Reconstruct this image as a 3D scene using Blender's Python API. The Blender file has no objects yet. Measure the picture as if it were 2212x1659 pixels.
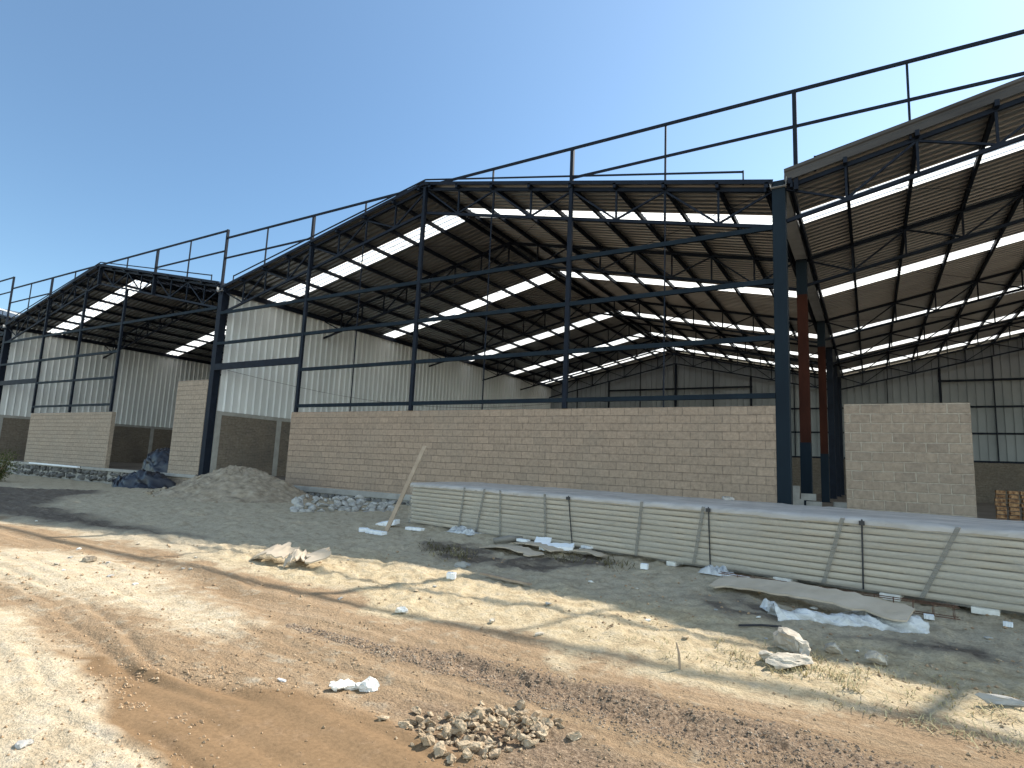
import bpy, bmesh, math, random
import numpy as np
from mathutils import Matrix, Vector

random.seed(7)
C = bpy.context.scene.collection
scene = bpy.context.scene
PI = math.pi

# ------------------------------------------------------------------ camera
CAM = np.array([2.1715, -17.3127, 1.6])
F_PX, PITCH, YAW, ROLL = 1286.46, 0.1374, 0.5440, -0.0439       # focal length for a picture 2212 wide


def cam_axes():
    c, s = math.cos(YAW), math.sin(YAW); Rz = np.array([[c, -s, 0], [s, c, 0], [0, 0, 1]])
    c, s = math.cos(PITCH), math.sin(PITCH); Rx = np.array([[1, 0, 0], [0, c, -s], [0, s, c]])
    c, s = math.cos(ROLL), math.sin(ROLL); Ry = np.array([[c, 0, s], [0, 1, 0], [-s, 0, c]])
    return Rz @ Rx @ Ry


RC = cam_axes()
cam_data = bpy.data.cameras.new('camera')
cam = bpy.data.objects.new('camera', cam_data); C.objects.link(cam)
cam_data.sensor_width = 36.0
cam_data.lens = F_PX / 2212.0 * 36.0
cam_data.clip_start = 0.05
cam_data.clip_end = 3000
M = Matrix.Identity(4)
for i in range(3):
    M[i][0] = RC[i][0]; M[i][1] = RC[i][2]; M[i][2] = -RC[i][1]; M[i][3] = CAM[i]
cam.matrix_world = M
scene.camera = cam

# ------------------------------------------------------------------ sky, sun, exposure
SUN = Vector((0.35, 1.0, 1.03)).normalized()
SUN_EL = math.asin(SUN.z)
SUN_AZ = math.atan2(SUN.x, SUN.y)           # from +Y towards +X
world = bpy.data.worlds.new('World'); scene.world = world; world.use_nodes = True
wt = world.node_tree; wt.nodes.clear()
sky = wt.nodes.new('ShaderNodeTexSky'); sky.sky_type = 'NISHITA'; sky.sun_disc = False
sky.sun_elevation = SUN_EL; sky.sun_rotation = SUN_AZ
sky.altitude = 1200; sky.air_density = 1.0; sky.dust_density = 0.2; sky.ozone_density = 0.8
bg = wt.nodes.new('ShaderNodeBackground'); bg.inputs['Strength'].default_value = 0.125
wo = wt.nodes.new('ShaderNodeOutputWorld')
hs = wt.nodes.new('ShaderNodeHueSaturation'); hs.inputs['Saturation'].default_value = 0.76; wt.links.new(sky.outputs['Color'], hs.inputs['Color'])
# sky deeper towards the left; unseen opposite side brightened and paled to fill shade
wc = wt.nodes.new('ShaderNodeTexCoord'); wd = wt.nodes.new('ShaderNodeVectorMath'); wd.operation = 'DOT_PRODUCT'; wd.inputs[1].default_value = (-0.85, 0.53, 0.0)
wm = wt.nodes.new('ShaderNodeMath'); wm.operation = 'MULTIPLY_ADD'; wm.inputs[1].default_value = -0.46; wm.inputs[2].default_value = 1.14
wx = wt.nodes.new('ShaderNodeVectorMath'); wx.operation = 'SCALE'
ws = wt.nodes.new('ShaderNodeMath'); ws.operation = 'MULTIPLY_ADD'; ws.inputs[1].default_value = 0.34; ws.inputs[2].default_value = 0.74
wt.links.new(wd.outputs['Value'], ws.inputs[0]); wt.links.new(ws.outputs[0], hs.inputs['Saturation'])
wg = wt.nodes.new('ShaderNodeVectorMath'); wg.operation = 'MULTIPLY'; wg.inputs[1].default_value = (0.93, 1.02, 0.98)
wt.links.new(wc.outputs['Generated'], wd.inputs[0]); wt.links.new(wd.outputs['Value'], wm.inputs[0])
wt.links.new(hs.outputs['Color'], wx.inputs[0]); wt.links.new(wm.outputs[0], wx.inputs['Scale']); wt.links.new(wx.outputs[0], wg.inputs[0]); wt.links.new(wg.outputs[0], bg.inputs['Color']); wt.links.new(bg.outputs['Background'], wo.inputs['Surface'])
sl = bpy.data.lights.new('sun', 'SUN'); sl.energy = 3.95; sl.angle = math.radians(0.5); sl.color = (1.0, 0.93, 0.83)
so = bpy.data.objects.new('sun', sl); C.objects.link(so)
so.rotation_euler = SUN.to_track_quat('Z', 'Y').to_euler(); so.location = (10, 30, 40)
scene.view_settings.view_transform = 'Standard'; scene.view_settings.look = 'None'
scene.view_settings.exposure = 1.15; scene.view_settings.gamma = 1.0
scene.render.engine = 'CYCLES'
scene.cycles.max_bounces = 8; scene.cycles.diffuse_bounces = 4; scene.cycles.transparent_max_bounces = 12


# ------------------------------------------------------------------ numpy noise and the ground's height
def hash2(ix, iy, seed):
    h = (ix.astype(np.int64) * 374761393 + iy.astype(np.int64) * 668265263 + seed * 2147483647) & 0xFFFFFFFF
    h = ((h ^ (h >> 13)) * 1274126177) & 0xFFFFFFFF
    h = h ^ (h >> 16)
    return (h & 0xFFFF).astype(np.float64) / 65535.0


def vnoise(x, y, seed=0):
    x = np.asarray(x, float); y = np.asarray(y, float)
    ix = np.floor(x); iy = np.floor(y); fx = x - ix; fy = y - iy
    fx = fx * fx * (3 - 2 * fx); fy = fy * fy * (3 - 2 * fy)
    a = hash2(ix, iy, seed); b = hash2(ix + 1, iy, seed); c = hash2(ix, iy + 1, seed); d = hash2(ix + 1, iy + 1, seed)
    return (a + (b - a) * fx) * (1 - fy) + (c + (d - c) * fx) * fy - 0.5


def fbm(x, y, seed, octs, f0=1.0, gain=0.5):
    t = 0; a = 1; f = f0
    for k in range(octs):
        t = t + a * vnoise(x * f + 17.3 * k, y * f - 9.1 * k, seed + k); a *= gain; f *= 2.03
    return t


def sstep(a, b, x):
    t = np.clip((x - a) / (b - a), 0, 1); return t * t * (3 - 2 * t)


def ray(u, v):
    d = np.array([(u - 1106) / F_PX, 1.0, -(v - 829.5) / F_PX]); return RC @ d


def flat(u, v, z=0.0):
    d = ray(u, v); t = (z - CAM[2]) / d[2]; return CAM[:2] + t * d[:2]


def poly_sd(px, py, poly):
    """signed distance, positive inside"""
    poly = np.array(poly); n = len(poly)
    dist = np.full(px.shape, 1e9); inside = np.zeros(px.shape, bool)
    for i in range(n):
        a = poly[i]; b = poly[(i + 1) % n]; e = b - a
        t = np.clip(((px - a[0]) * e[0] + (py - a[1]) * e[1]) / (e @ e), 0, 1)
        dist = np.minimum(dist, np.hypot(px - a[0] - t * e[0], py - a[1] - t * e[1]))
        cond = (a[1] > py) != (b[1] > py)
        with np.errstate(divide='ignore', invalid='ignore'):
            xi = e[0] * (py - a[1]) / (e[1] if e[1] != 0 else 1e-9) + a[0]
        inside ^= cond & (px < xi)
    return np.where(inside, dist, -dist)


def line_y(px, pts):
    pts = sorted([tuple(p) for p in pts]); return np.interp(px, [p[0] for p in pts], [p[1] for p in pts])


VERGE = [flat(*p) for p in ((0, 1128), (260, 1165), (430, 1205), (560, 1232), (700, 1278), (800, 1315), (1000, 1352), (1300, 1428), (1650, 1512), (1900, 1545), (2212, 1640))]
GRAVEL_TOP = [flat(*p) for p in ((640, 1340), (820, 1382), (1000, 1402), (1250, 1455), (1500, 1518), (1800, 1592), (2000, 1648), (2212, 1700))]
GRAVEL_BOT = [flat(*p) for p in ((640, 1350), (820, 1410), (1000, 1460), (1250, 1550), (1500, 1640), (1700, 1720), (1900, 1800))]
PALE1 = [flat(*p) for p in ((-400, 1160), (0, 1180), (230, 1195), (370, 1225), (455, 1275), (590, 1355), (520, 1382), (330, 1360), (180, 1305), (0, 1270), (-400, 1240))]
PALE2 = [flat(*p) for p in ((-900, 1250), (0, 1315), (110, 1400), (185, 1470), (190, 1540), (290, 1640), (380, 1760), (0, 2200), (-1500, 2000))]
MUD = [flat(*p) for p in ((90, 1400), (240, 1410), (480, 1470), (720, 1500), (860, 1545), (1000, 1600), (1120, 1720), (700, 1900), (330, 1700), (210, 1560), (200, 1470))]
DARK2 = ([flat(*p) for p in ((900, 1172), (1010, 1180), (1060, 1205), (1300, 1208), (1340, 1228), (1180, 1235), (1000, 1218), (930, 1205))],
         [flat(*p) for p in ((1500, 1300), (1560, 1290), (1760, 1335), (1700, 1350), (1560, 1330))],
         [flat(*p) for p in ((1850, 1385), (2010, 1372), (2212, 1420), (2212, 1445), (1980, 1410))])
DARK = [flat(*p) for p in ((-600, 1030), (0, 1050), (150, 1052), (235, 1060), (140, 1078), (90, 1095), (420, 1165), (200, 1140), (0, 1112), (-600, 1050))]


def ground_h(x, y, fine=True):
    x = np.asarray(x, float); y = np.asarray(y, float)
    r = np.hypot(x - CAM[0], y - CAM[1])
    vy = line_y(x, VERGE)
    ver = sstep(-0.25, 0.9, y - vy + 0.5 * fbm(x, y, 3, 2, 0.9))
    h = 0.02 * ver
    bd = np.abs((y + 5.62) + 0.1889 * (x + 7.68) - 1.0)
    h = h + 0.045 * sstep(2.6, 1.0, bd) * sstep(-9.2, -7.4, x)
    h = h - 0.34 * sstep(-19, -33, x) * sstep(-11, -3, y)
    h = h + 0.33 * sstep(-9, -3, x) * sstep(-5.5, -0.8, y) * (1 - sstep(7, 12, x))
    # gentle relief, ruts along the road
    h = h + 0.07 * fbm(x, y, 11, 2, 0.35) * sstep(1.5, 5, r) * (1 - 0.6 * sstep(-3, 0, y))
    h = h + 0.030 * fbm(x, y, 21, 3, 1.1) * (0.5 + 0.5 * ver)
    d = vy - y
    for c, w, a in ((0.75, 0.22, 0.030), (1.5, 0.3, 0.02), (2.6, 0.3, 0.03)):
        h = h - a * np.exp(-((d - c + 0.25 * vnoise(x * .5, y * .5, 31)) / w) ** 2) * sstep(-14, -6, x)
    s_ = y + 0.10 * x
    rd = (1 - ver) * sstep(1.2, 3, r)
    for k, (c, a) in enumerate(((.45, .010), (.62, .014), (.95, .012), (1.35, .016), (1.5, .012), (1.95, .014), (2.35, .018), (2.55, .014), (3.0, .016), (3.2, .012), (3.7, .014))):
        on = sstep(-.12, .18, fbm(x * .35 + 7 * k, x * 0 + 3.3 * k, 33, 2, 1.0))
        e = d - c + .10 * vnoise(x * .45 + 3 * k, y * 0 + k, 39) - .02 * x
        h = h - rd * on * a * (np.exp(-(e / .045) ** 2) - .55 * np.exp(-((e - .09) / .05) ** 2))
    h = h + rd * (0.024 * fbm(x * .45, s_ * 3.2, 35, 2, 1.0) + 0.016 * fbm(x * .4, s_ * 9, 37, 2, 1.0))
    if fine:
        gy0 = line_y(x, GRAVEL_TOP); gy1 = line_y(x, GRAVEL_BOT)
        g = sstep(0, .2, gy0 - y) * sstep(0, .25, y - gy1) * sstep(-5, -2.5, x)
        near = 1 - sstep(9, 16, r)
        h = h + near * g * (0.040 * fbm(x * 1.0, y * 1.6, 41, 4, 7.0, 0.68) + 0.035 * fbm(x * .3, s_ * 6, 45, 2, 1.2))
        mud = sstep(-.1, .15, poly_sd(x, y, MUD))
        h = h + near * (1 - g) * (1 - 0.92 * mud) * (0.016 * fbm(x, y, 51, 4, 5.0, 0.6))
        h = h + ver * (0.030 + .03 * sstep(5, 12, r)) * fbm(x, y, 61, 5, 4.0, 0.66)
    return h


def G(u, v):
    """the point of the ground seen at (u, v) of the 2212-wide photograph"""
    d = ray(u, v)
    ts = np.linspace((0.75 - CAM[2]) / d[2], min(95, (-0.8 - CAM[2]) / d[2]), 260)
    P = CAM[None, :] + ts[:, None] * d[None, :]
    hh = ground_h(P[:, 0], P[:, 1])
    i = np.argmax(P[:, 2] < hh)
    return Vector((P[i, 0], P[i, 1], hh[i]))


# ------------------------------------------------------------------ materials
def nodes_of(name):
    m = bpy.data.materials.new(name); m.use_nodes = True; nt = m.node_tree; nt.nodes.clear()
    out = nt.nodes.new('ShaderNodeOutputMaterial'); b = nt.nodes.new('ShaderNodeBsdfPrincipled')
    nt.links.new(b.outputs[0], out.inputs['Surface'])
    return m, nt, b, out


def N(nt, t, **kw):
    n = nt.nodes.new(t)
    for k, v in kw.items():
        if k in n.inputs: n.inputs[k].default_value = v
        else: setattr(n, k, v)
    return n


def L(nt, a, b): nt.links.new(a, b)


def ramp(nt, fac, stops):
    r = nt.nodes.new('ShaderNodeValToRGB'); L(nt, fac, r.inputs['Fac'])
    e = r.color_ramp.elements
    while len(e) < len(stops): e.new(0.5)
    for i, (p, c) in enumerate(stops):
        e[i].position = p; e[i].color = (c[0], c[1], c[2], 1) if not isinstance(c, (int, float)) else (c, c, c, 1)
    return r


def mixc(nt, fac, a, b, mode='MIX'):
    m = nt.nodes.new('ShaderNodeMix'); m.data_type = 'RGBA'; m.blend_type = mode
    for sock, val in ((0, fac), (6, a), (7, b)):
        if hasattr(val, 'is_output'): L(nt, val, m.inputs[sock])
        elif isinstance(val, (int, float)): m.inputs[sock].default_value = val
        else: m.inputs[sock].default_value = (val[0], val[1], val[2], 1)
    return m.outputs[2]


def coords(nt, scale=(1, 1, 1), kind='Object'):
    t = nt.nodes.new('ShaderNodeTexCoord'); mp = nt.nodes.new('ShaderNodeMapping')
    L(nt, t.outputs[kind], mp.inputs['Vector']); mp.inputs['Scale'].default_value = scale
    return mp.outputs['Vector']


def speckled(name, c1, c2, scale=6.0, rough=0.7, bump=0.0, bscale=30.0, spec=0.4, metallic=0.0, stretch=(1, 1, 1), c3=None):
    m, nt, b, out = nodes_of(name)
    v = coords(nt, stretch)
    n = N(nt, 'ShaderNodeTexNoise', Scale=scale, Detail=6.0, Roughness=0.6); L(nt, v, n.inputs['Vector'])
    st = [(0.32, c1), (0.68, c2)] if c3 is None else [(0.3, c1), (0.55, c2), (0.75, c3)]
    r = ramp(nt, n.outputs['Fac'], st); L(nt, r.outputs['Color'], b.inputs['Base Color'])
    b.inputs['Roughness'].default_value = rough; b.inputs['Metallic'].default_value = metallic
    b.inputs['Specular IOR Level'].default_value = spec
    if bump:
        n2 = N(nt, 'ShaderNodeTexNoise', Scale=bscale, Detail=5.0, Roughness=0.65); L(nt, v, n2.inputs['Vector'])
        bp = N(nt, 'ShaderNodeBump', Strength=bump, Distance=0.02); L(nt, n2.outputs['Fac'], bp.inputs['Height']); L(nt, bp.outputs[0], b.inputs['Normal'])
    return m


def masonry(name, bw, rh, mortar, ca, cb, cm, axis='x', bump=0.95, dirt=(0.2, 0.18, 0.15), dirt_amt=0.5, bdist=0.03):
    m, nt, b, out = nodes_of(name)
    tc = nt.nodes.new('ShaderNodeTexCoord'); sp = nt.nodes.new('ShaderNodeSeparateXYZ'); L(nt, tc.outputs['Object'], sp.inputs[0])
    cb_ = nt.nodes.new('ShaderNodeCombineXYZ')
    # a wall's front carries the courses along x, its ends along y
    ad = N(nt, 'ShaderNodeMath', operation='ADD'); L(nt, sp.outputs['X'], ad.inputs[0]); L(nt, sp.outputs['Y'], ad.inputs[1])
    L(nt, ad.outputs[0], cb_.inputs['X']); L(nt, sp.outputs['Z'], cb_.inputs['Y'])
    # the mason's hand: courses wander a little
    wn = N(nt, 'ShaderNodeTexNoise', Scale=1.3, Detail=2.0); L(nt, tc.outputs['Object'], wn.inputs['Vector'])
    ws = N(nt, 'ShaderNodeVectorMath', operation='MULTIPLY_ADD'); L(nt, wn.outputs['Color'], ws.inputs[0]); ws.inputs[1].default_value = (0.05, 0.03, 0); L(nt, cb_.outputs[0], ws.inputs[2])
    br = N(nt, 'ShaderNodeTexBrick', Scale=1.0); L(nt, ws.outputs[0], br.inputs['Vector'])
    br.inputs['Brick Width'].default_value = bw; br.inputs['Row Height'].default_value = rh
    br.inputs['Mortar Size'].default_value = mortar; br.inputs['Mortar Smooth'].default_value = 0.3; br.inputs['Bias'].default_value = 0.0
    br.inputs['Color1'].default_value = (*ca, 1); br.inputs['Color2'].default_value = (*cb, 1); br.inputs['Mortar'].default_value = (*cm, 1)
    n1 = N(nt, 'ShaderNodeTexNoise', Scale=9.0, Detail=8.0, Roughness=0.75); L(nt, tc.outputs['Object'], n1.inputs['Vector'])
    c = mixc(nt, 0.55, br.outputs['Color'], ramp(nt, n1.outputs['Fac'], [(0.3, 0.42), (0.7, 1.45)]).outputs['Color'], 'MULTIPLY')
    # mortar smeared over the faces, so that joints come and go
    n4 = N(nt, 'ShaderNodeTexNoise', Scale=1.7, Detail=6.0, Roughness=0.7); L(nt, tc.outputs['Object'], n4.inputs['Vector'])
    avg = tuple((p + q) * .5 for p, q in zip(ca, cb))
    sm = mixc(nt, 0.75, avg, ramp(nt, n1.outputs['Fac'], [(0.28, 0.5), (0.72, 1.45)]).outputs['Color'], 'MULTIPLY')
    c = mixc(nt, ramp(nt, n4.outputs['Fac'], [(0.44, 0.0), (0.64, 0.85)]).outputs['Color'], c, sm)
    n2 = N(nt, 'ShaderNodeTexNoise', Scale=0.5, Detail=7.0, Roughness=0.68); L(nt, tc.outputs['Object'], n2.inputs['Vector'])
    dm = ramp(nt, n2.outputs['Fac'], [(0.45, 0.0), (0.75, dirt_amt)])
    c = mixc(nt, dm.outputs['Color'], c, dirt)
    L(nt, c, b.inputs['Base Color'])
    b.inputs['Roughness'].default_value = 0.95; b.inputs['Specular IOR Level'].default_value = 0.15
    n3 = N(nt, 'ShaderNodeTexNoise', Scale=16.0, Detail=7.0, Roughness=0.7); L(nt, tc.outputs['Object'], n3.inputs['Vector'])
    iv = N(nt, 'ShaderNodeMath', operation='SUBTRACT'); iv.inputs[0].default_value = 1.0; L(nt, br.outputs['Fac'], iv.inputs[1])
    ht = N(nt, 'ShaderNodeMath', operation='MULTIPLY_ADD'); L(nt, n3.outputs['Fac'], ht.inputs[0]); ht.inputs[1].default_value = 0.9; L(nt, iv.outputs[0], ht.inputs[2])
    bp = N(nt, 'ShaderNodeBump', Strength=bump, Distance=bdist); L(nt, ht.outputs[0], bp.inputs['Height']); L(nt, bp.outputs[0], b.inputs['Normal'])
    return m


MAT = {}
MAT['steel'] = speckled('navy_painted_steel', (0.004, 0.0065, 0.013), (0.009, 0.014, 0.025), 3.0, 0.6, spec=0.15)
MAT['blue_steel'] = speckled('blue_grey_painted_steel', (0.007, 0.0125, 0.019), (0.011, 0.020, 0.029), 1.5, 0.6, spec=0.1, stretch=(1, 1, 0.3))
MAT['primer'] = speckled('red_oxide_primer', (0.028, 0.010, 0.007), (0.050, 0.017, 0.011), 2.5, 0.85, spec=0.08, stretch=(1, 1, 0.3))
MAT['roof'] = speckled('galvanised_roof_sheet', (0.25, 0.255, 0.26), (0.36, 0.365, 0.37), 1.2, 0.36, spec=0.5, metallic=0.75, stretch=(0.3, 1, 1))
MAT['fascia'] = speckled('weathered_grey_sheet', (0.045, 0.043, 0.042), (0.085, 0.081, 0.077), 2.0, 0.7, spec=0.12, stretch=(0.2, 1, 1))
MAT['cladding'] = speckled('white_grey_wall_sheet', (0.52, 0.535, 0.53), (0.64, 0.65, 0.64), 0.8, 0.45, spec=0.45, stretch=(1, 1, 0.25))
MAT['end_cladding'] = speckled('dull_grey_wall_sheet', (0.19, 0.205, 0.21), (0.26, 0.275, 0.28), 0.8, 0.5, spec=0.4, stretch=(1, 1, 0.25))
MAT['gutter'] = speckled('galvanised_gutter', (0.35, 0.35, 0.34), (0.5, 0.5, 0.49), 2.0, 0.5)
MAT['block'] = masonry('split_face_block', 0.445, 0.236, 0.011, (0.385, 0.288, 0.212), (0.31, 0.235, 0.175), (0.25, 0.19, 0.145), dirt=(0.265, 0.225, 0.18), dirt_amt=0.4)
MAT['block_pale'] = masonry('split_face_block_pale_joints', 0.445, 0.236, 0.02, (0.355, 0.275, 0.205), (0.275, 0.213, 0.162), (0.41, 0.34, 0.265), dirt=(0.33, 0.28, 0.225), dirt_amt=0.4)
MAT['block_small'] = masonry('grey_split_face_block', 0.445, 0.236, 0.012, (0.375, 0.302, 0.232), (0.31, 0.253, 0.197), (0.255, 0.21, 0.165), dirt=(0.31, 0.275, 0.225), dirt_amt=0.4)
MAT['brick'] = masonry('old_grey_brown_brick', 0.27, 0.085, 0.012, (0.16, 0.13, 0.10), (0.23, 0.19, 0.15), (0.20, 0.18, 0.15), dirt=(0.11, 0.10, 0.09), dirt_amt=0.7)
MAT['concrete'] = speckled('grey_concrete', (0.26, 0.25, 0.23), (0.36, 0.35, 0.32), 2.2, 0.9, 0.4, 14, 0.2)
MAT['floor'] = speckled('dusty_floor', (0.11, 0.095, 0.08), (0.18, 0.155, 0.13), 0.7, 0.95, spec=0.1)


def skylight_mat():
    m, nt, b, out = nodes_of('translucent_roof_sheet')
    v = coords(nt, (0.5, 1, 1))
    n = N(nt, 'ShaderNodeTexNoise', Scale=2.0, Detail=4.0); L(nt, v, n.inputs['Vector'])
    col = ramp(nt, n.outputs['Fac'], [(0.3, (0.86, 0.87, 0.84)), (0.7, (0.95, 0.95, 0.93))])
    tr = nt.nodes.new('ShaderNodeBsdfTranslucent'); L(nt, col.outputs['Color'], tr.inputs['Color'])
    df = nt.nodes.new('ShaderNodeBsdfDiffuse'); df.inputs['Color'].default_value = (0.8, 0.8, 0.78, 1)
    mx = nt.nodes.new('ShaderNodeMixShader'); mx.inputs[0].default_value = 0.88
    L(nt, df.outputs[0], mx.inputs[1]); L(nt, tr.outputs[0], mx.inputs[2])
    nt.nodes.remove(b); L(nt, mx.outputs[0], out.inputs['Surface'])
    return m


MAT['skylight'] = skylight_mat()


def film_mat(name, opac, tint=(0.75, 0.77, 0.78), scale=5.0, rough=0.25, stretch=(0.35, 1, 1), lo=0.4, hi=0.6):
    m, nt, b, out = nodes_of(name)
    v = coords(nt, stretch)
    n = N(nt, 'ShaderNodeTexNoise', Scale=scale, Detail=6.0, Roughness=0.6, Distortion=1.2); L(nt, v, n.inputs['Vector'])
    b.inputs['Base Color'].default_value = (*tint, 1); b.inputs['Roughness'].default_value = rough
    bp = N(nt, 'ShaderNodeBump', Strength=0.8, Distance=0.03); L(nt, n.outputs['Fac'], bp.inputs['Height']); L(nt, bp.outputs[0], b.inputs['Normal'])
    tp = nt.nodes.new('ShaderNodeBsdfTransparent'); mx = nt.nodes.new('ShaderNodeMixShader')
    f = ramp(nt, n.outputs['Fac'], [(lo, max(0, opac - 0.15)), (hi, min(1, opac + 0.18))])
    L(nt, f.outputs['Color'], mx.inputs[0]); L(nt, tp.outputs[0], mx.inputs[1]); L(nt, b.outputs[0], mx.inputs[2])
    L(nt, mx.outputs[0], out.inputs['Surface'])
    return m


MAT['film_top'] = film_mat('white_wrapping_film', 0.9, (0.46, 0.425, 0.39), 3.0, 0.4)
MAT['film_band'] = film_mat('film_band', 0.5, (0.27, 0.25, 0.215), 5.0, 0.4)
MAT['film'] = film_mat('clear_wrapping_film', 0.26, (0.46, 0.43, 0.37), 2.2, 0.22)
MAT['plastic'] = film_mat('crumpled_clear_plastic', 0.72, (0.66, 0.67, 0.66), 5.0, 0.25, (1, 1, 1))
MAT['panel'] = speckled('cream_panel_edge', (0.43, 0.37, 0.285), (0.55, 0.485, 0.385), 1.2, 0.6, stretch=(0.25, 1, 6))
MAT['strap'] = speckled('dull_strap', (0.16, 0.15, 0.13), (0.24, 0.22, 0.19), 4, 0.6)
MAT['black'] = speckled('black_plastic', (0.012, 0.012, 0.014), (0.025, 0.025, 0.028), 4, 0.45)
MAT['tarp'] = speckled('black_tarpaulin', (0.006, 0.007, 0.012), (0.016, 0.018, 0.028), 2.5, 0.42, 0.5, 9, 0.5)
MAT['foam'] = speckled('white_foam', (0.74, 0.76, 0.77), (0.84, 0.85, 0.85), 8, 0.9, 0.2, 60, 0.1)
MAT['card'] = speckled('brown_cardboard', (0.40, 0.33, 0.245), (0.50, 0.42, 0.325), 2.5, 0.9, 0.15, 8, 0.1)
MAT['wood'] = speckled('weathered_timber', (0.27, 0.205, 0.145), (0.40, 0.315, 0.23), 5, 0.85, 0.3, 20, 0.2, stretch=(1, 1, 0.12))
MAT['rebar'] = speckled('rusty_rebar', (0.09, 0.045, 0.03), (0.15, 0.08, 0.05), 20, 0.85)
MAT['rock'] = speckled('pale_broken_rock', (0.30, 0.265, 0.215), (0.56, 0.51, 0.42), 7, 0.95, 1.0, 16, 0.1)
MAT['rubble'] = speckled('grey_rubble_stone', (0.26, 0.25, 0.23), (0.46, 0.45, 0.42), 2.5, 0.95, 0.6, 14, 0.1)
MAT['footing_stone'] = speckled('dark_footing_stone', (0.09, 0.09, 0.09), (0.2, 0.195, 0.185), 2.5, 0.95, 0.6, 10, 0.1)
MAT['clod'] = speckled('dry_dirt_clod', (0.30, 0.22, 0.14), (0.58, 0.47, 0.33), 9, 0.95, 1.0, 40, 0.05)
MAT['soil'] = speckled('loose_soil', (0.20, 0.16, 0.115), (0.33, 0.275, 0.205), 3.5, 0.95, 1.0, 14, 0.05, c3=(0.43, 0.375, 0.295))
MAT['soil_crumb'] = speckled('road_crumb', (0.22, 0.14, 0.075), (0.38, 0.26, 0.155), 23, 0.95, c3=(0.50, 0.40, 0.28))
MAT['dark_crumb'] = speckled('track_crumb', (0.16, 0.115, 0.078), (0.31, 0.23, 0.16), 9, 0.95, c3=(0.50, 0.41, 0.30))
MAT['clay'] = speckled('red_clay_brick', (0.10, 0.04, 0.022), (0.50, 0.30, 0.15), 14, 0.9, 0.7, 18, 0.1)
MAT['leaf'] = speckled('dusty_green_leaf', (0.05, 0.065, 0.02), (0.11, 0.12, 0.04), 3, 0.8, spec=0.2)
MAT['straw'] = speckled('dry_grass_straw', (0.30, 0.25, 0.13), (0.52, 0.44, 0.26), 3, 0.9, spec=0.1)
MAT['weed'] = speckled('dry_dark_weed', (0.07, 0.06, 0.03), (0.16, 0.135, 0.07), 3, 0.9, spec=0.1)
MAT['paper'] = speckled('off_white_plaster', (0.62, 0.60, 0.54), (0.8, 0.78, 0.72), 8, 0.95, 0.6, 20, 0.1)


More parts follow.
